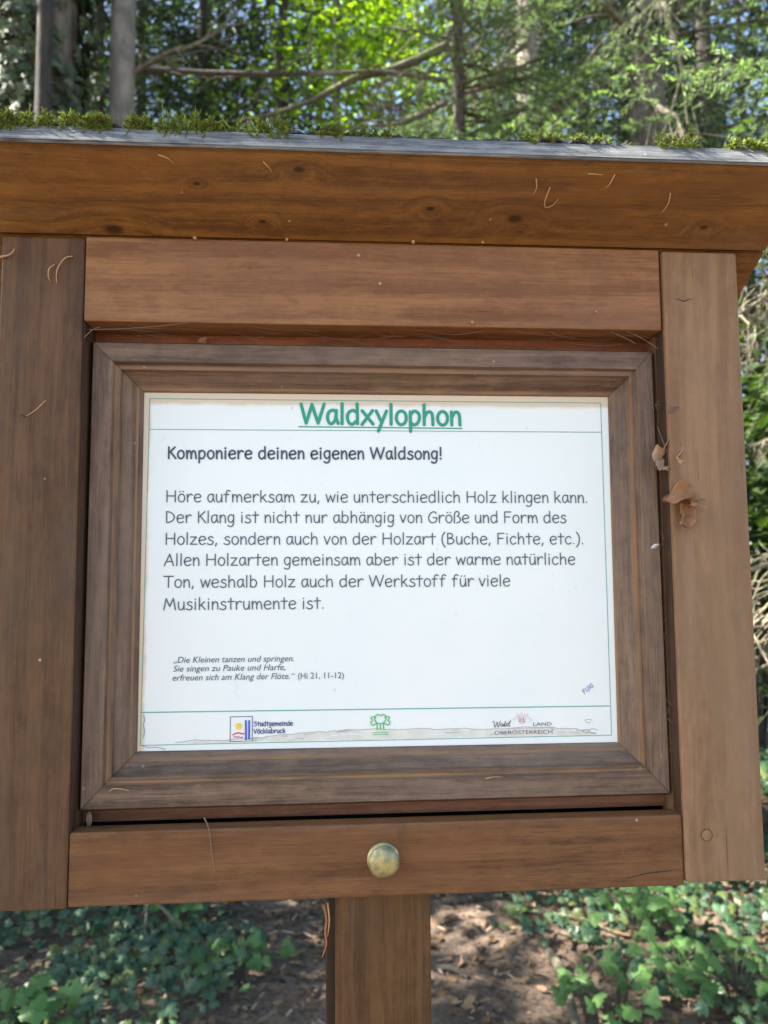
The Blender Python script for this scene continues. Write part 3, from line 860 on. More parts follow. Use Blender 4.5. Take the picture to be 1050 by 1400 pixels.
def dead_template(length, seed):
    """bare bough with crooked side twigs"""
    r = np.random.default_rng(seed)
    g = Geo()
    n = 16; t = np.linspace(0, 1, n)
    ax = np.stack([t*length, np.cumsum(r.normal(0, .03*length, n)), -.45*length*t**1.7+.25*length*t**4+np.cumsum(r.normal(0, .02*length, n))], -1)
    g.add(*tube(ax, .016*(1-t)+.004, 5), 0)
    def twig(p, d, L, rad, lev):
        m_ = 8; s = np.linspace(0, 1, m_)
        bend = r.normal(0, .45, 3); bend[2] -= .6
        pts = p + np.outer(s*L, d) + np.outer(s**2*L, bend) + np.cumsum(r.normal(0, .045*L, (m_, 3)), 0)
        pts[0] = p
        g.add(*tube(pts, rad*(1-s)+.0012, 4, False), 0)
        if lev:
            for _ in range(r.integers(1, 4)):
                i = r.integers(1, m_-1)
                dd = d + r.normal(0, .7, 3); dd /= np.linalg.norm(dd)
                twig(pts[i], dd, L*r.uniform(.3, .6), rad*.6, lev-1)
    for k in range(int(length*15)):
        u = r.uniform(.1, 1)
        p = np.array([np.interp(u, t, ax[:, i]) for i in range(3)])
        d = np.array([.6, r.choice([-1, 1])*r.uniform(.4, 1), r.normal(-.3, .4)]); d /= np.linalg.norm(d)
        twig(p, d, length*r.uniform(.15, .42)*(1.1-.6*u), .0075, 1)
    return g.arrays()
SPR = [spruce_template(1.25, 3), spruce_template(1.5, 4, 1.0, .35), spruce_template(1.0, 5, 1.1, .2)]
SPF = [spruce_template(1.3, 23, .55, .3, .015, 2.4), spruce_template(1.5, 24, .55, .35, .015, 2.4), spruce_template(1.1, 25, .6, .25, .015, 2.4)]
DEAD = [dead_template(1.1, 11), dead_template(.8, 12), dead_template(1.3, 13)]

def place(g, tpl, p, d, s, remap=None, roll=0.0):
    v, f, m = tpl
    Rm = look_rot(np.array([d]), np.array([roll]))[0]
    g.add(v @ Rm.T*s + np.asarray(p), f, m if remap is None else np.array(remap)[m])

LEAF4 = np.array([(0, 0, 0), (.5, -.32, .05), (1.0, 0, -.05), (.5, .32, .05)])
LEAF4F = np.array([(0, 1, 2), (0, 2, 3)])
def ivy_leaf():
    out = [(0, 0), (.10, -.30), (.34, -.52), (.42, -.26), (.74, -.36), (.70, -.12), (1.02, 0), (.70, .12), (.74, .36), (.42, .26), (.34, .52), (.10, .30)]
    v = [(.38, 0, .05)] + [(x, y, -.12*abs(y)-.06*x*x) for x, y in out]
    f = [(0, 1+k, 1+(k+1) % len(out)) for k in range(len(out))]
    return np.array(v), np.array(f)
IVY_V, IVY_F = ivy_leaf()
def maple_leaf():
    out = [(0, 0), (-.08, -.22), (.06, -.42), (.16, -.40), (.22, -.62), (.34, -.46), (.42, -.50), (.46, -.24), (.66, -.34), (.68, -.22), (.86, -.16), (1.0, 0)]
    out = out + [(x, -y) for x, y in out[-2:0:-1]]
    v = [(.36, 0, .06)] + [(x, y, -.18*abs(y)-.10*x*x) for x, y in out]
    f = [(0, 1+k, 1+(k+1) % len(out)) for k in range(len(out))]
    return np.array(v), np.array(f)
MAP_V, MAP_F = maple_leaf()

# ------------------------------------------------------------------ moss on the roof edge (roof coordinates -> world)
roofM = Matrix.Translation((0, 0, Z0+ZJ)) @ Matrix.Rotation(-TH, 4, 'X')
def roof_pt(x, y, z):
    p = roofM @ Vector((x, y, z)); return np.array(p)
g = Geo()
clumps = []
def mossband(x0, x1, n, h, fringe, back=.03):
    for _ in range(n):
        clumps.append((random.uniform(x0, x1), random.uniform(-.004, back), h*random.choice((.35, .5, .7, .95)), fringe))
mossband(-.374, -.300, 800, .015, .95)
mossband(-.300, -.272, 150, .009, .5)
mossband(-.268, -.232, 260, .010, .35)
mossband(-.248, -.226, 150, .010, .95)
mossband(-.214, -.194, 150, .010, .45)
mossband(-.188, -.150, 300, .014, .5)
mossband(-.150, -.122, 150, .009, .2)
mossband(-.118, -.082, 190, .011, .25)
mossband(-.060, -.036, 150, .010, .55)
mossband(-.030, .006, 150, .006, .25)
mossband(.122, .150, 80, .009, .3)
mossband(.165, .200, 60, .004, .1)
mossband(.238, .272, 170, .010, .35)
mossband(.300, .330, 140, .006, .5)
mossband(.330, .374, 280, .012, .7)
mossband(-.36, .36, 150, .003, .05)
for (x, dy, h, fr) in clumps:
    hang = random.random() < fr*.45 and dy < .012
    base = roof_pt(x, -Lf-.0045+ (0 if hang else dy), TK+.004)
    a = random.uniform(0, 2*math.pi)
    if hang:
        d = np.array([.5*math.cos(a), -.45, -.75-.3*random.random()]); Ln = h*random.uniform(.7, 1.35)
    else:
        d = np.array([.9*math.cos(a), .55*math.sin(a)-.25, .55+.5*random.random()]); Ln = h*random.uniform(.6, 1.2)
    d /= np.linalg.norm(d)
    s = np.linspace(0, 1, 5)
    pts = base + np.outer(s*Ln, d) + np.outer(s**2*Ln*.35, np.array([random.uniform(-1, 1), -.2, random.uniform(-.6, .5)]))
    v, f = tube(pts, .0006*(1-s)+.0002, 3, False)
    vs, fs = [v], [f]; nv = len(v)
    k = 13
    q = np.random.default_rng(random.randint(0, 9999))
    u = q.uniform(.1, 1, k)
    p = np.stack([np.interp(u, s, pts[:, i]) for i in range(3)], -1)
    sdv = q.normal(size=(k, 3)); sdv -= (sdv@d)[:, None]*d; sdv /= np.linalg.norm(sdv, axis=1)[:, None]
    l = (.0040*(1.1-.6*u))[:, None]
    tip = p + (sdv+d*.8)*l; wv = np.cross(sdv, d)*.0005
    g.add(v, f); g.add(np.stack([p-wv, p+wv, tip], 1).reshape(-1, 3), np.arange(3*k).reshape(-1, 3))
tag(link("moss", g.mesh("moss"), M_MOSS), "green moss growing along the front edge of the roof", "moss", kind="stuff")

# ------------------------------------------------------------------ dry bits caught on the board
def strand(name, pts, r, m, label, cat, group=None, n=6, taper=True):
    Q = smooth_path([(x, y, z+Z0) for x, y, z in pts], n)
    k = np.linspace(0, 1, len(Q))
    v, f = tube(Q, r*(1-.6*k if taper else np.ones(len(Q))), 5)
    base = Q[0]
    name = cat.replace(' ', '_')
    o = link(name, tri_mesh(name, v-base, f, None, True), m, None, tuple(base))
    return tag(o, label, cat, group)
strand("dry_needle", [(-.1537, -.003, -.2200), (-.1500, -.001, -.2300), (-.1475, -.0005, -.2480), (-.1445, -.0004, -.2700)], .0007, plain("needle_brown", srgb(120, 96, 74), .6),
       "long thin dry needle hanging over the lower rail left of the brass knob", "dry needle")
strand("dry_needle", [(-.2772, -.001, .2725), (-.2830, -.003, .2700), (-.2885, -.003, .2620), (-.2905, -.002, .2555), (-.2905, -.0008, .2480)], .0008, M_STRAW,
       "long curved straw-coloured needle near the top of the left upright", "dry needle")
strand("dry_needle", [(-.2925, -.001, .2645), (-.2965, -.003, .2600), (-.2975, -.002, .2530), (-.2960, -.0008, .2490)], .0008, M_STRAW,
       "short bent needle left of the longer curved one on the left upright", "dry needle")
strand("dry_needle", [(-.3395, -.002, .2700), (-.332, -.003, .2715), (-.3285, -.003, .2745), (-.3275, -.002, .2780)], .0011, M_STRAW,
       "pale hooked twig at the top outer edge of the left upright", "dry needle")
strand("dry_needle", [(-.2965, -.0012, .1405), (-.2990, -.003, .1370), (-.3050, -.003, .1310), (-.3130, -.002, .1260)], .0006, M_STRAW,
       "thin slanting needle beside a tiny curl on the middle of the left upright", "dry needle")
strand("dry_needle", [(-.3130, -.002, .1260), (-.3170, -.004, .1265), (-.3165, -.004, .1215), (-.3195, -.003, .1200)], .0006, M_TWIG_D,
       "tiny dark curl at the end of the slanting needle", "dry needle")
strand("dry_needle", [(-.2390, .017, -.2010), (-.2340, .0145, -.1985), (-.2280, .015, -.1990), (-.2220, .017, -.2010)], .0009, M_STRAW,
       "dry needle lying on the lower left corner of the inner frame", "dry needle")
strand("dry_needle", [(.0930, .0165, -.1985), (.1010, .0145, -.1965), (.1090, .016, -.1975)], .0006, M_STRAW,
       "faint dry needle on the inner frame below the forestry emblem", "dry needle")
strand("dry_needle", [(-.0530, .017, -.3020), (-.0500, .015, -.3130), (-.0510, .014, -.3250), (-.0500, .015, -.3350), (-.0535, .016, -.3460)], .0013, plain("bud_scale", srgb(170, 105, 66), .7, var=.4, vs=300),
       "rust-brown dry twig hanging at the left edge of the post", "dry twig")
strand("dry_needle", [(-.0490, .0165, -.3010), (-.0475, .014, -.3150), (-.0490, .015, -.3290)], .0009, M_STRAW,
       "thin pale twig beside the rust-brown one at the left edge of the post", "dry twig")
strand("dry_needle", [(.2950, -.003, .0410), (.2990, -.006, .0440), (.2900, -.008, .0480)], .0005, M_STRAW,
       "thin stalk of the lower dry leaf on the right upright", "dry twig")
# on the underside of the roof: placed in roof coordinates
def on_soffit(x, yl, zl=-.0012):
    p = roof_pt(x, yl, zl); return (p[0], p[1], p[2]-Z0)
sof = [("pale bent needle under the roof edge, right of the middle", [(.1310, -.070), (.1330, -.062), (.1320, -.055)]),
       ("short curled needle high on the right of the roof underside", [(.2540, -.060), (.2555, -.050), (.2535, -.040)]),
       ("loop of dry fibre under the roof right of the two dark knots", [(.1450, -.062), (.1435, -.048), (.1465, -.042), (.1520, -.046), (.1550, -.051)]),
       ("slanted needle under the roof above the right upright", [(.1985, -.076), (.1965, -.068), (.1940, -.063)]),
       ("small dry needle under the grey roof edge at left of the middle", [(-.1020, -.078), (-.0980, -.074), (-.0955, -.069)]),
       ("horizontal needle tucked under the grey roof edge", [(.1750, -.076), (.1820, -.0765), (.1880, -.0755)]),
       ("crumb of bark hanging under the grey roof edge on the left", [(-.1870, -.081), (-.1800, -.079), (-.1760, -.074)])]
for lab, pts in sof:
    strand("dry_needle", [on_soffit(x, y, -.0018-.001*(k % 2)) for k, (x, y) in enumerate(pts)], .0007, M_STRAW, lab, "dry needle")
# cobweb threads and needles caught above the inner frame
def webs(name, spans, label):
    g = Geo()
    for a, b, sag, r in spans:
        a, b = np.array(a), np.array(b)
        t = np.linspace(0, 1, 9)
        p = a+np.outer(t, b-a); p[:, 2] -= sag*4*t*(1-t); p[:, 2] += Z0
        g.add(*tube(p, r, 3, False))
    return tag(link(name, g.mesh(name), M_WEB), label, "cobweb", kind="stuff")
sp = []
for k in range(46):
    x = random.uniform(-.266, .262); L = random.uniform(.01, .06)
    sp.append(((x, random.uniform(.004, .036), .2145-random.uniform(0, .004)), (min(x+L, .265), random.uniform(.004, .037), .2145-random.uniform(-.001, .012)), random.uniform(-.001, .003), random.uniform(.00010, .00024)))
sp += [((-.262, .002, .2065), (-.170, .001, .2150), .002, .0004), ((-.266, .001, .1985), (-.2520, .002, .2090), -.002, .0004), ((.175, .003, .2170), (.244, .010, .2035), -.006, .0004), ((.21, .002, .217), (.2655, .01, .199), -.005, .00035)]
webs("cobweb", sp, "dusty cobweb threads in the gap above the inner frame")
sp = []
for k in range(20):
    z = random.uniform(-.19, .17)
    sp.append(((.2650, random.uniform(.02, .034), z), (.2685, random.uniform(.004, .02), z+random.uniform(-.02, .02)), 0, .0002))
sp += [((.2660, .018, .125), (.2665, .001, .098), 0, .0003), ((.2735, -.002, .085), (.283, -.006, .058), 0, .00025)]
for k in range(30):
    a = random.uniform(0, 6.28)
    sp.append(((.2700+.003*math.cos(a), -.002, .1375+.004*math.sin(a)), (.2740+.005*math.cos(a+1), -.002, .1370+.004*math.sin(a+2)), 0, .00018))
webs("cobweb", sp, "fine cobweb in the gap beside the right upright")
# debris lying in the gaps
def crumb(name, x, y, z, s, m, label):
    v, f = [], []
    bm = bmesh.new(); bmesh.ops.create_icosphere(bm, subdivisions=2, radius=1)
    for q in bm.verts: q.co = Vector((q.co.x*s[0], q.co.y*s[1], q.co.z*s[2]))*(1+.25*random.uniform(-1, 1))
    me = bpy.data.meshes.new(name); bm.to_mesh(me); bm.free()
    o = link(name, me, m, None, (x, y, z+Z0), (random.random(), random.random(), random.random()))
    return tag(o, label, "debris")
crumb("bark_flake", -.1672, .034, .2065, (.0035, .0012, .0055), plain("flake", srgb(176, 128, 92), .8, var=.3, vs=200), "tan flake standing in the gap above the inner frame at left")
crumb("insect_cocoon", .2588, .0165, .0108, (.0022, .0015, .0042), plain("cocoon", srgb(205, 205, 196), .8, var=.3, vs=400), "small pale cocoon on the right side of the inner frame")
crumb("wood_chip", -.2590, .028, -.2285, (.0025, .0010, .0070), plain("chip", srgb(150, 120, 100), .8, var=.3, vs=200), "splinter lying in the lower left corner of the gap")

for (px_, pz_, y_, s_, lab) in ((.0305, .2930, -.002, .0018, "tiny pale ring of fluff at the seam under the roof, right of the middle"), (.0960, .2945, -.002, .0014, "tiny crumb at the seam under the roof above the right of the sheet"),
        (-.0860, .2925, -.002, .0015, "tiny crumb at the seam under the roof above the heading's left end"), (-.1690, .2920, -.002, .0016, "tiny crumb at the seam under the roof near the left upright"),
        (.0850, .2180, -.001, .0016, "small speck low on the upper rail above the end of the heading"), (.2030, .2300, -.001, .0012, "small speck low on the upper rail near its right end")):
    crumb("bark_crumb", px_, y_, pz_, (s_, s_*.7, s_*.9), M_STRAW, lab)
def curled_leaf(name, loc, size, rot, seed, label, m=M_DRY):
    r = np.random.default_rng(seed)
    nu, nv = 18, 9
    v = []
    for i in range(nu):
        u = i/(nu-1)
        half = .30*math.sin(math.pi*min(1, u*.97+.03))**.6*(1+.28*math.sin(u*13+seed)+.10*math.sin(u*31+2*seed)) + .01
        for j in range(nv):
            s = (j/(nv-1)-.5)*2
            x = u + .08*abs(s)*math.sin(u*17); y = half*s
            z = .95*half*abs(s)**1.6*(1+.6*math.sin(u*9+seed)) + .20*math.sin(u*5+seed) + .07*math.sin(9*s+13*u+seed)
            v.append((x-.5, y, z))
    q = [(i*nv+j, (i+1)*nv+j, (i+1)*nv+j+1, i*nv+j+1) for i in range(nu-1) for j in range(nv-1)]
    g = Geo(); g.add(np.array(v)*size, quads(q), 0)
    st = smooth_path([(.5*size, 0, .18*math.sin(4+seed)*size), (.62*size, .05*size, .1*size), (.75*size, .02*size, .16*size)], 4)
    g.add(*tube(st, .0006, 4), 0)
    o = link(name, g.mesh(name, True), m, None, (loc[0], loc[1], loc[2]+Z0), rot)
    return tag(o, label, "dry leaf")
curled_leaf("dry_leaf", (.2672, .004, .0930), .037, (R(70), R(-50), R(10)), 2, "pale crumpled dry leaf wedged in the gap, the upper one on the right",
            leafmat("dry_leaf_pale", [c4(.50, .33, .20), c4(.58, .40, .26)], .25, c4(1.2, 1, .8), .6, .3))
curled_leaf("dry_leaf", (.2755, -.005, .0530), .031, (R(66), R(8), R(12)), 5, "orange-brown dry leaf hanging against the right upright")
curled_leaf("dry_leaf", (.2785, -.007, .0390), .026, (R(64), R(112), R(-14)), 9, "brown curled dry leaf dangling lowest on the right upright")

# ------------------------------------------------------------------ ground
def gz(x, y):
    return .05*np.sin(x*.9+.5)*np.cos(y*.7) + .03*np.sin(2.3*x+1.7*y) + .015*np.maximum(0, y-7)
nx, ny = 150, 150
sx = np.sign(np.linspace(-1, 1, nx))*np.abs(np.linspace(-1, 1, nx))**3*150
sy = 3+np.sign(np.linspace(-1, 1, ny))*np.abs(np.linspace(-1, 1, ny))**3*150
X, Y = np.meshgrid(sx, sy)
fade = np.clip(1-(np.hypot(X, Y-3)-30)/60, 0, 1)
Zg = gz(X, Y)*fade + .012*rng.normal(size=X.shape)*(np.hypot(X, Y-3) < 8)
v = np.stack([X, Y, Zg], -1).reshape(-1, 3)
i, j = np.meshgrid(np.arange(ny-1), np.arange(nx-1), indexing='ij')
q = np.stack([i*nx+j, i*nx+j+1, (i+1)*nx+j+1, (i+1)*nx+j], -1).reshape(-1, 4)
def ground_material():
    m, nt, bs = mat("forest_soil"); n = N(nt)
    tc = n.new("ShaderNodeTexCoord").outputs["Object"]
    a = n.noise(tc, 3, 8, .65); b = n.noise(tc, 42, 6, .7)
    col = n.mix(n.rng(a, .35, .65), c4(.115, .08, .055), c4(.21, .145, .10))
    col = n.mix(n.rng(b, .45, .62), col, c4(.055, .04, .03))
    col = n.mix(n.rng(n.noise(tc, 95, 4, .7), .6, .72), col, c4(.40, .30, .22))
    nt.links.new(col, bs.inputs["Base Color"]); bs.inputs["Roughness"].default_value = .95
    bp = n.new("ShaderNodeBump"); bp.inputs["Strength"].default_value = .9; bp.inputs["Distance"].default_value = .03
    nt.links.new(b, bp.inputs["Height"]); nt.links.new(bp.outputs[0], bs.inputs["Normal"])
    return m
M_SOIL = ground_material()
tag(link("ground", tri_mesh("ground", v, quads(q), None, True), M_SOIL), "brown forest soil with wood chips behind the board", "ground", kind="structure")

def ground_pos(n, x0, x1, y0, y1):
    x = rng.uniform(x0, x1, n); y = rng.uniform(y0, y1, n)
    return x, y
# leaf litter and wood chips
n = 12000
x, y = ground_pos(n, -4, 5, .6, 8)
pos = np.stack([x, y, gz(x, y)+.012], -1)
lv = np.array([(-.5, 0, .05), (-.2, -.28, -.02), (.3, -.22, .06), (.55, 0, 0), (.25, .25, .08), (-.25, .24, 0), (0, 0, -.03)])
lf = np.array([(6, k, (k+1) % 6) for k in range(6)])
g = Geo()
g.add(*scatter(lv, lf, pos, rots(n, .45), rng.uniform(.02, .06, n)))
n = 5000
x, y = ground_pos(n, -1.6, 3, .8, 6)
pos = np.stack([x, y, gz(x, y)+.012], -1)
cv = np.array([(-.5, -.1, 0), (.5, -.07, 0), (.45, .1, 0), (-.48, .07, 0), (-.5, -.1, .09), (.5, -.07, .07), (.45, .1, .08), (-.48, .07, .1)])
cf = quads([(0, 1, 5, 4), (1, 2, 6, 5), (2, 3, 7, 6), (3, 0, 4, 7), (4, 5, 6, 7)])
g.add(*scatter(cv, cf, pos, rots(n, .35), .012+.05*rng.uniform(0, 1, n)**2.5), 1)
M_CHIP = leafmat("wood_chips", [c4(.12, .08, .055), c4(.26, .19, .13), c4(.38, .29, .21), c4(.09, .065, .05)], .02, None, .85, .1)
tag(link("leaf_litter", g.mesh("leaf_litter"), [M_LITTER, M_CHIP]), "dry leaves and wood chips strewn over the soil", "leaf litter", kind="stuff")

# ivy carpets
def ivy_patch(n, fn, box, size, hgt, name, label, m=M_IVY):
    x, y = ground_pos(n*3, *box)
    k = fn(x, y) > rng.uniform(0, 1, len(x))
    x, y = x[k][:n], y[k][:n]
    h = hgt*rng.uniform(.1, 1, len(x))**.8*(.55+.45*np.sin(x*5.1+1)*np.cos(y*4.3))
    pos = np.stack([x, y, gz(x, y)+.02+np.maximum(h, 0)], -1)
    Rm = rots(len(x), .55)
    tl = np.array([[1, 0, 0], [0, math.cos(R(28)), -math.sin(R(28))], [0, math.sin(R(28)), math.cos(R(28))]])
    g = Geo()
    g.add(*scatter(IVY_V-np.array([.4, 0, 0]), IVY_F, pos, tl[None] @ Rm, rng.uniform(size*.4, size*1.15, len(x))))
    return tag(link(name, g.mesh(name), m), label, "ivy", kind="stuff")
def left_mask(x, y):
    e = -.36 + .12*np.sin(y*3.1) + .06*np.sin(y*8)-.03*(y-2)
    return np.clip((e-x)/.18, 0, 1)*np.where((x < -1.12) & (y < 2.55) & (y > 2.15), .25, 1)
def right_mask(x, y):
    e = .95 - .28*(y-2) + .10*np.sin(y*4) + .05*np.sin(y*11)
    return np.clip((x-e)/.16, 0, 1)
ivy_patch(15000, left_mask, (-4.2, .2, .9, 6.5), .056, .13, "ground_ivy", "dark ivy carpet left of the post")
ivy_patch(14000, right_mask, (.2, 4.8, .9, 6.5), .054, .13, "ground_ivy", "sunlit ivy carpet right of the post")
def back_mask(x, y): return np.clip((y-4.4-.3*np.sin(x*2))/.4, 0, 1)
ivy_patch(9000, back_mask, (-5, 6, 4.2, 9.5), .075, .16, "ground_ivy", "ivy carpet further back under the trees")

# seedlings with maple-like leaves
def seedling(px, py, n, size, hgt, label, seed):
    gx, gy = on_ground(px, py)
    r = np.random.default_rng(seed)
    root = empty("maple_seedling", (gx, gy, float(gz(gx, gy))))
    tag(root, label, "seedling", "seedlings among the ivy")
    g, s = Geo(), Geo()
    P_ = []
    for k in range(n):
        a = r.uniform(0, 6.28); rad = .19*math.sqrt(r.uniform(0, 1))
        tip = np.array([rad*math.cos(a), rad*math.sin(a), hgt*r.uniform(.5, 1)])
        pts = smooth_path([(0.02*math.cos(a), .02*math.sin(a), -.01), tip*np.array([.4, .4, .75]), tip], 4)
        s.add(*tube(pts, .0018, 4))
        P_.append(tip)
    Rm = rots(n, .5)
    tl = np.array([[1, 0, 0], [0, math.cos(R(30)), -math.sin(R(30))], [0, math.sin(R(30)), math.cos(R(30))]])
    g.add(*scatter(MAP_V-np.array([.1, 0, 0]), MAP_F, np.array(P_), tl[None] @ Rm, r.uniform(size*.7, size*1.2, n)))
    link("leaves", g.mesh("leaves"), M_MAPLE, root)
    link("stems", s.mesh("stems"), M_TWIG_D, root)
seedling(872, 1290, 34, .062, .20, "bright green maple seedling just below the right end of the lower rail", 1)
seedling(845, 1395, 30, .058, .15, "low light-green seedling right of the sunlit soil patch", 2)
seedling(930, 1360, 32, .058, .16, "mid-green seedling between the ivy and the bright seedling", 3)
seedling(1010, 1385, 24, .066, .18, "seedling with large pale leaves at the lower right corner", 4)
seedling(40, 1415, 12, .085, .15, "pale green seedling at the lower left corner", 5)
seedling(240, 1268, 16, .055, .16, "light green seedling beside the pale crossed sticks", 6)
seedling(330, 1345, 22, .058, .12, "darker green seedling in the left ivy carpet", 8)

# sticks
def stick(pix, r, m, label, z=.04, name="fallen_stick", cat="stick"):
    pts = []
    for (px, py, dz) in pix:
        gx, gy = on_ground(px, py); pts.append((gx, gy, float(gz(gx, gy))+dz))
    Q = smooth_path(pts, 6); k = np.linspace(0, 1, len(Q))
    v, f = tube(Q, r*(1-.45*k), 8, True, .06)
    o = link(name, tri_mesh(name, v-Q[0], f, None, True), m, None, tuple(Q[0]))
    return tag(o, label, cat)
stick([(752, 1310, .03), (770, 1345, .05), (785, 1400, .04), (790, 1440, .03)], .022, M_TWIG, "rotting grey-brown branch lying at the edge of the sunlit soil")
stick([(178, 1250, .22), (200, 1275, .16), (248, 1296, .07)], .010, M_TWIG, "pale stick lying crossed over the left ivy, the longer one")
stick([(222, 1247, .20), (203, 1280, .13), (190, 1285, .06)], .009, M_TWIG, "short pale stick crossed under the longer one in the left ivy")
stick([(215, 1258, .25), (200, 1300, .15), (196, 1330, .06)], .006, M_TWIG, "thin upright dry stalk beside the crossed sticks")
stick([(596, 1315, .01), (620, 1320, .02), (640, 1330, .01)], .016, M_TWIG_D, "dark root lying in the soil right beside the post")
stick([(700, 1240, .0), (790, 1262, .02), (850, 1285, .01)], .008, M_TWIG, "thin branch lying on the soil below the lower rail")

# ------------------------------------------------------------------ trees
def trunk_mesh(h, r, lean=(0, 0), sides=14, wob=.02, seg=28, flare=.5, rough=.03):
    t = np.linspace(0, 1, seg)
    z = -.3+t*(h+.3)
    ph = random.uniform(0, 6)
    x = lean[0]*z + wob*np.sin(z*.9+ph); y = lean[1]*z + wob*np.cos(z*.8+ph)
    rad = r*(1-.72*t**1.3) + r*flare*np.exp(-np.maximum(z, 0)*3.5)
    return np.stack([x, y, z], -1), rad
def trunk_at(path, z):
    return np.array([np.interp(z, path[:, 2], path[:, 0]), np.interp(z, path[:, 2], path[:, 1]), z])

def make_spruce(name, loc, h, r, label, barkm, needles, live=(4.2, 12), dead=(1.0, 5.5), n_live=44, n_dead=26, scale=1.0, lean=(0, 0), dead_s=1.0, group="forest trees behind the board", dirs=None, cat="tree", twigm=None):
    root = empty(name, (loc[0], loc[1], 0))
    tag(root, label, cat, group)
    path, rad = trunk_mesh(h, r, lean, wob=.012)
    link("trunk", tri_mesh("trunk", *tube(path, rad, 14, True, .03), None, True), barkm, root)
    if n_live:
        g = Geo()
        for k in range(n_live):
            z = live[0]+(live[1]-live[0])*(k+random.random())/n_live
            a = dirs() if dirs else random.uniform(0, 2*math.pi)
            s = scale*(1.25-.75*(z-live[0])/(live[1]-live[0]+1e-6))*random.uniform(.75, 1.15)
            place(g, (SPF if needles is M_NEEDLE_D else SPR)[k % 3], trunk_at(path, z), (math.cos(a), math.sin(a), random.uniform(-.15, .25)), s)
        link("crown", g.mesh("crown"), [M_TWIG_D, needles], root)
    if n_dead:
        g = Geo()
        for k in range(n_dead):
            z = random.uniform(*dead)
            a = dirs() if (dirs and random.random() < .6) else random.uniform(0, 2*math.pi)
            place(g, DEAD[k % 3], trunk_at(path, z), (math.cos(a), math.sin(a), random.uniform(-.2, .2)), dead_s*random.uniform(.6, 1.15))
        link("dead_branches", g.mesh("dead_branches"), twigm or M_TWIG, root)
    return root
def copy_tree(src, loc, rz, label, scale=1.0):
    c = src.copy(); COL.objects.link(c)
    c.location = (loc[0], loc[1], 0); c.rotation_euler = (0, 0, rz); c.scale = (scale,)*3
    c["label"] = label
    for ch in src.children:
        d = ch.copy(); COL.objects.link(d); d.parent = c
    return c

def make_broadleaf(name, loc, h, r, label, barkm, leafm, zc=(4, 10), rx=2.6, n_limb=16, n_leaf=9000, leaf=.075, lean=(0, 0), group="forest trees behind the board", clump=.45):
    root = empty(name, (loc[0], loc[1], 0))
    tag(root, label, "tree", group)
    path, rad = trunk_mesh(h, r, lean, wob=min(.05, r*.25))
    link("trunk", tri_mesh("trunk", *tube(path, rad, 12, True, .02), None, True), barkm, root)
    lim, ends = Geo(), []
    for k in range(n_limb):
        z = zc[0]-.6+(zc[1]-zc[0])*(k+random.random())/n_limb
        z = min(z, h*.96)
        p = trunk_at(path, z)
        a = random.uniform(0, 2*math.pi); L = rx*random.uniform(.5, 1.1)
        d = np.array([math.cos(a), math.sin(a), random.uniform(.05, .6)])
        pts = smooth_path([p, p+d*L*.5+np.array([0, 0, .05*L]), p+d*L+np.array([random.uniform(-.3, .3), random.uniform(-.3, .3), -.05*L])], 5)
        kk_ = np.linspace(0, 1, len(pts))
        lim.add(*tube(pts, r*.32*(1-kk_)+.006, 5))
        for q in range(7):
            i = random.randint(3, len(pts)-1)
            e = pts[i]+np.array([random.gauss(0, .35), random.gauss(0, .35), random.gauss(0, .28)])*rx/2.2
            lim.add(*tube(np.array([pts[i], (pts[i]+e)/2+np.array([0, 0, .04]), e]), [.008, .006, .003], 4))
            ends.append(e)
    ends = np.array(ends)
    idx = rng.integers(0, len(ends), n_leaf)
    spread = rng.normal(size=(n_leaf, 3))*np.array([clump, clump, clump*.45])*rng.uniform(.5, 1.2, len(ends))[idx][:, None]
    pos = ends[idx]+spread
    g = Geo()
    g.add(*scatter(LEAF4-np.array([.5, 0, 0]), LEAF4F, pos, rots(n_leaf, .65), rng.uniform(leaf*.6, leaf*1.3, n_leaf)))
    link("limbs", lim.mesh("limbs"), barkm, root)
    link("crown", g.mesh("crown"), leafm, root)
    return root

# -- left: ivy-clad trunk with a thin dark stem before it
root = empty("ivy_clad_tree", (*at_top(45, 5.1), 0)); tag(root, "thick ivy-covered trunk at the left edge of the photo", "tree", "forest trees behind the board")
path, rad = trunk_mesh(13, .30, (0.0, .0), wob=.03)
M_IVYB = bark("ivy_trunk_bark", c4(.07, .055, .04), c4(.19, .155, .115), c4(.11, .12, .08), (18, 18, 7), .5)
link("trunk", tri_mesh("trunk", *tube(path, rad, 18, True, .05), None, True), M_IVYB, root)
n = 16000
z = rng.uniform(.1, 9.5, n); a = rng.uniform(0, 2*np.pi, n)
cov = (np.sin(a*2+z*1.1)+np.sin(z*2.3+a) + rng.normal(0, .6, n)) > -1.15
z, a = z[cov], a[cov]; n = len(z)
rr = np.interp(z, path[:, 2], rad)+rng.uniform(.01, .12, n)
pos = np.stack([np.interp(z, path[:, 2], path[:, 0])+rr*np.cos(a), np.interp(z, path[:, 2], path[:, 1])+rr*np.sin(a), z], -1)
nd = np.stack([np.cos(a), np.sin(a), rng.uniform(-.1, .5, n)], -1)+rng.normal(0, .3, (n, 3))
nd /= np.linalg.norm(nd, axis=1)[:, None]
xd = np.stack([np.zeros(n), np.zeros(n), -np.ones(n)], -1)+rng.normal(0, .5, (n, 3)); xd -= (xd*nd).sum(1)[:, None]*nd; xd /= np.linalg.norm(xd, axis=1)[:, None]
Rm = np.stack([xd, np.cross(nd, xd), nd], -1)
g = Geo(); g.add(*scatter(IVY_V-np.array([.3, 0, 0]), IVY_F, pos, Rm, rng.uniform(.05, .10, n)))
link("ivy", g.mesh("ivy"), M_IVY_T, root)
g = Geo()
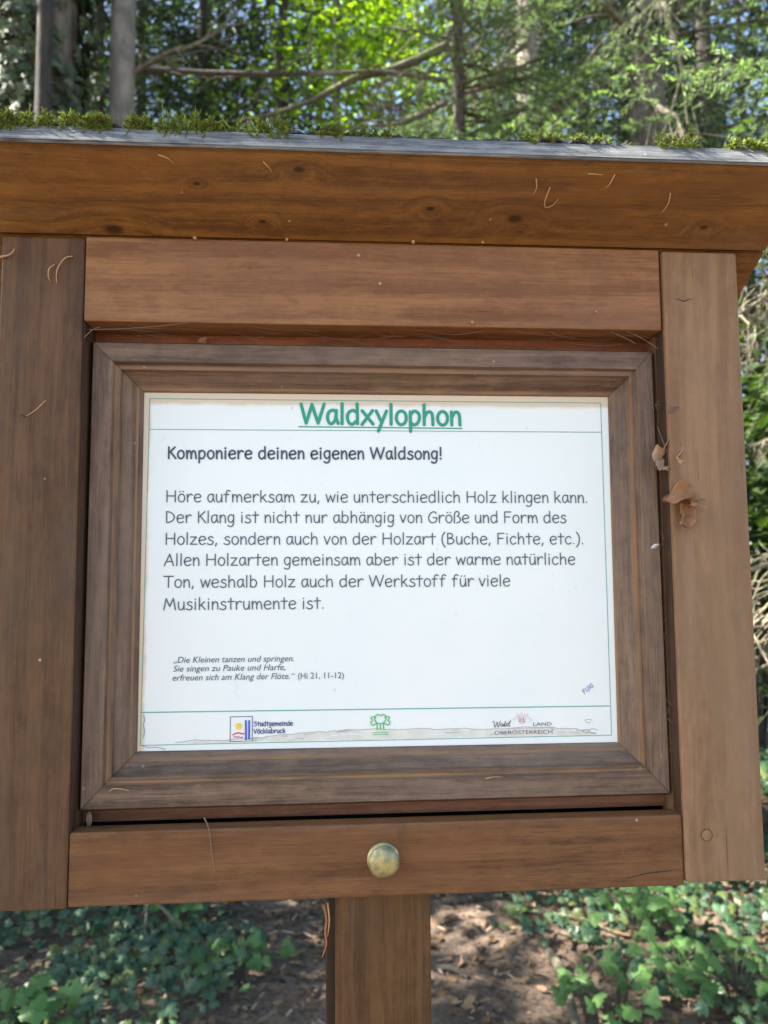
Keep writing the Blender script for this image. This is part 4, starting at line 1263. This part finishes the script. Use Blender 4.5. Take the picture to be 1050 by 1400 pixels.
for k in range(14):
    place(g, DEAD[k % 3], trunk_at(path, random.uniform(3.5, 6.5)), (math.cos(k*1.7), math.sin(k*1.7), .1), .5)
link("dead_branches", g.mesh("dead_branches"), M_TWIG, root)

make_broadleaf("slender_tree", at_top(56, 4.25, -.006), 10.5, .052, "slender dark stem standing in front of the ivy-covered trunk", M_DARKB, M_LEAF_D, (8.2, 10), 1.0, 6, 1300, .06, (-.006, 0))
beech = make_broadleaf("beech_tree", at_top(167, 5.2, .02), 17, .098, "pale grey smooth trunk, second tree from the left edge", M_BEECH, M_LEAF, (12.0, 15.5), 2.2, 12, 5000, .08, (.02, 0))
# -- dark conifers farther back
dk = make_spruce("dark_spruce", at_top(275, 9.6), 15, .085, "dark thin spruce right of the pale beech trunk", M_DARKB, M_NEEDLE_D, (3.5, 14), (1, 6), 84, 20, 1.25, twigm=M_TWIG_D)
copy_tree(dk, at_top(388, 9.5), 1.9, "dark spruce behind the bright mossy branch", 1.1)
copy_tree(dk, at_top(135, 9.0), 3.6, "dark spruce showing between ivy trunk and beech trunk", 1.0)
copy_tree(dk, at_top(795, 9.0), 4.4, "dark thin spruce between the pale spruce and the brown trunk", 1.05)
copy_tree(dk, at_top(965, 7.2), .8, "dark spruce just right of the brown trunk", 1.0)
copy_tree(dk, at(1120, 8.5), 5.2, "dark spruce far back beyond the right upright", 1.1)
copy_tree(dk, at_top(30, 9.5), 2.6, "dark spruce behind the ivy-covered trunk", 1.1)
# -- spruces in the middle and on the right
pale = make_spruce("pale_spruce", at_top(722, 6.4), 15, .115, "pale lichen-speckled spruce trunk right of the middle", M_SPRUCE_L, M_NEEDLE, (5.0, 7.6), (4.6, 7.0), 26, 24, 1.05, dead_s=.7)
brown = make_spruce("brown_spruce", at_top(884, 4.7), 14, .125, "stout brown spruce trunk with dead twigs, right of the middle", M_SPRUCE, M_NEEDLE, (4.6, 6.6), (1.2, 6.2), 24, 20, .95, dead_s=.55)
leafy = make_spruce("leafy_spruce", at_top(625, 5.0), 12, .05, "thin spruce with pale drooping sprays above the middle of the roof", M_SPRUCE, M_NEEDLE, (3.9, 6.0), (4.2, 6.2), 34, 18, .95, dead_s=.6, dirs=lambda: random.gauss(-1.5, 1.3))
make_spruce("near_spruce", at(1165, 2.9), 11, .09, "near spruce beyond the right upright, bare twigs showing", M_SPRUCE, M_NEEDLE, (2.6, 4.6), (1.25, 2.8), 34, 15, .75, dead_s=.62)
# -- broadleaved trees, light green in the sun
bl = make_broadleaf("young_beech", at_top(462, 9.0), 12, .07, "sunlit light-green beech left of the middle", M_BEECH, M_LEAF, (4.5, 11), 1.35, 20, 8000, .085)
copy_tree(bl, at_top(570, 11.0), 2.2, "sunlit green beech behind the drooping spruce sprays", 1.1)
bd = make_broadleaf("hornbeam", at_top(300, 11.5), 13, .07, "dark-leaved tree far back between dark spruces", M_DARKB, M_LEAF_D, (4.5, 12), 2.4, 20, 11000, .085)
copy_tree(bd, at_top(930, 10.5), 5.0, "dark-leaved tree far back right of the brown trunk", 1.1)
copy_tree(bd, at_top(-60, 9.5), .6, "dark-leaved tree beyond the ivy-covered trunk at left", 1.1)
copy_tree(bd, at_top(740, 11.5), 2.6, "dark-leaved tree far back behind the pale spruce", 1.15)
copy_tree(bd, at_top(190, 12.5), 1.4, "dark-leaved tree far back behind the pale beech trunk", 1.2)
# unseen trees added on the left so that their crowns dapple the ground
sh1 = make_broadleaf("shade_tree", (-5.2, 2.4), 9.5, .11, "unseen broad-crowned tree added for shade left of the ivy-covered trunk, nearest the path", M_BEECH, M_LEAF, (3.6, 8.0), 2.2, 20, 3500, .11, clump=.30)
copy_tree(sh1, (-5.6, .2), 2.0, "unseen broad-crowned tree added for shade left of the board", .95)
copy_tree(bd, (-3.6, -8.5), 1.0, "unseen dark-leaved tree added across the path behind the viewer, left", .9)  # this and the next: unseen, added to vary light and reflections on the sheet
copy_tree(bd, (3.0, -9.5), 2.0, "unseen dark-leaved tree added across the path behind the viewer, right", .8)
# understorey on the right, seen past the upright
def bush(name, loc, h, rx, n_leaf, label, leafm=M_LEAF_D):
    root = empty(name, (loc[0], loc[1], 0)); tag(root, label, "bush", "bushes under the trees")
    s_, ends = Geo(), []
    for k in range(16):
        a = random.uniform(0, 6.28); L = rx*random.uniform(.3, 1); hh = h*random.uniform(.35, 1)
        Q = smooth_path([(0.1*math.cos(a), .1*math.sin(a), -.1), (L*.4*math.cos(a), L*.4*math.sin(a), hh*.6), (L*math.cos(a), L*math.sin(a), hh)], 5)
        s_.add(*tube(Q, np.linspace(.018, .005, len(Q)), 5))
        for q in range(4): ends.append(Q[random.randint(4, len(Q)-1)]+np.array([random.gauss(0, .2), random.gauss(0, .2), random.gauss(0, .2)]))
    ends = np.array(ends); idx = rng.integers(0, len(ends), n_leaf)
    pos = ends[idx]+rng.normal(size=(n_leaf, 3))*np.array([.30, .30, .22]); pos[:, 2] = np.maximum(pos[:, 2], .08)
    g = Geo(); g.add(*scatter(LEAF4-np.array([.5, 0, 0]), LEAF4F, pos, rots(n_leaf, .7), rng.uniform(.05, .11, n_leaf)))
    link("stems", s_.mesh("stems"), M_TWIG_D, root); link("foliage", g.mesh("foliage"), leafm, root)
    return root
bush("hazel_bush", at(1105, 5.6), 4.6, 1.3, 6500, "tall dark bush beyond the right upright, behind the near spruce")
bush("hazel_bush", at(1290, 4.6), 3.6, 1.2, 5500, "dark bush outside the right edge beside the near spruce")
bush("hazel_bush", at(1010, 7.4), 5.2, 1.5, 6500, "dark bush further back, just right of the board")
bush("hazel_bush", (-3.1, 2.9), 2.7, 1.1, 6500, "low dense bush added out of view to shade the left ivy carpet")  # unseen, added to cast shade on the left ivy
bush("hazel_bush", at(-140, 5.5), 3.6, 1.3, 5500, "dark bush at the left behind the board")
# long bare boughs across the upper left
# -- long bare boughs across the upper left
def bough(name, pts, r, m, label):
    Q = smooth_path(pts, 7); k = np.linspace(0, 1, len(Q))
    g = Geo(); g.add(*tube(Q, r*(1-.75*k), 7, True, .05))
    for t_ in range(9):
        i = random.randint(3, len(Q)-2)
        d = Q[min(i+1, len(Q)-1)]-Q[i-1]; d /= np.linalg.norm(d)
        d = d+np.array([random.gauss(0, .5), random.gauss(0, .5), random.gauss(0, .6)]); d /= np.linalg.norm(d)
        L = random.uniform(.2, .55)
        e = smooth_path([Q[i], Q[i]+d*L*.5, Q[i]+d*L+np.array([0, 0, random.uniform(-.12, .05)])], 4)
        g.add(*tube(e, np.linspace(.007, .003, len(e)), 4, False))
    return g
def sky_pt(px, py, dist):
    d = fwd + rt*(px-525)/1050.0 - up*(py-700)/1050.0
    d = d/math.hypot(d[0], d[1])
    return CAM+d*dist

def add_bough(tree, name, pix, r, m, label=None):
    g = bough(name, [sky_pt(*p) for p in pix], r, m, label)
    o = link(name, g.mesh(name, True), m, tree)
    o.location = -tree.location
    if label: o["label"] = label
M_MOSSY = bark("mossy_bough", c4(.07, .055, .035), c4(.14, .12, .07), c4(.14, .20, .04), (30, 30, 30), .8)
add_bough(beech, "bough", [(163, 92, 5.25), (250, 98, 5.2), (360, 101, 5.1), (430, 99, 5.2), (492, 97, 5.3)], .024, M_TWIG_D)
add_bough(beech, "bough", [(165, 112, 5.25), (222, 76, 5.0), (262, 63, 4.9), (292, 45, 4.9), (330, 12, 5.0)], .020, M_TWIG)
add_bough(leafy, "bough", [(612, 62, 5.55), (545, 92, 5.4), (485, 108, 5.3), (430, 136, 5.2), (375, 155, 5.1), (318, 166, 5.1)], .036, M_MOSSY, "thick mossy bough sloping down to the left")
add_bough(leafy, "bough", [(610, 110, 5.55), (520, 98, 5.3), (450, 101, 5.2), (370, 104, 5.2), (310, 104, 5.2)], .020, M_TWIG)
add_bough(leafy, "bough", [(610, 140, 5.55), (560, 165, 5.3), (525, 172, 5.2), (490, 170, 5.2)], .022, M_TWIG)
add_bough(pale, "bough", [(722, 55, 6.35), (700, 75, 6.0), (668, 100, 5.8), (640, 122, 5.7), (610, 128, 5.6)], .034, M_TWIG)
add_bough(pale, "bough", [(722, 95, 6.35), (670, 90, 6.0), (610, 60, 5.8), (560, 40, 5.7), (540, 60, 5.7)], .024, M_TWIG)
add_bough(brown, "bough", [(880, 40, 4.7), (905, 5, 4.5), (922, 60, 4.3), (935, 100, 4.3), (940, 110, 4.3)], .022, M_TWIG)
add_bough(brown, "bough", [(882, 130, 4.7), (905, 150, 4.5), (925, 160, 4.4), (932, 190, 4.3)], .020, M_TWIG)
add_bough(brown, "bough", [(878, 60, 4.7), (840, 20, 4.4), (826, 0, 4.3), (818, -40, 4.3)], .022, M_TWIG)
# ------------------------------------------------------------------ woods far behind
n = 120000
a = rng.uniform(R(-75), R(80), n); d = rng.uniform(15, 27, n)
h = rng.uniform(0, 1, n)**.8*26
cl = np.sin(a*23+d*.7)+np.sin(a*61+h*.5+d)+.8*np.sin(h*1.1+a*17)+rng.normal(0, .6, n)
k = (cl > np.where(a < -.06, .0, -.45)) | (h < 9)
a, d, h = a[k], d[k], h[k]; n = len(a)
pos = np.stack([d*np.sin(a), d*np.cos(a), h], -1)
g = Geo(); g.add(*scatter(LEAF4-np.array([.5, 0, 0]), LEAF4F, pos, rots(n), rng.uniform(.14, .38, n)), np.concatenate([(rng.uniform(0, 1, n) < .04+.40*np.exp(-((a-.02)/.085)**2)).astype(int)]*1).repeat(2))  # sunlit middle of the woods painted in by a larger share of light leaves
for k in range(40):
    aa = R(-70+3.6*k+random.uniform(-1, 1)); dd = random.uniform(14, 24)
    p0 = np.array([dd*math.sin(aa), dd*math.cos(aa), -.2])
    g.add(*tube(np.array([p0, p0+np.array([random.uniform(-.4, .4), 0, 9]), p0+np.array([random.uniform(-.6, .6), 0, 19])]), [.18, .14, .05], 8), 2)
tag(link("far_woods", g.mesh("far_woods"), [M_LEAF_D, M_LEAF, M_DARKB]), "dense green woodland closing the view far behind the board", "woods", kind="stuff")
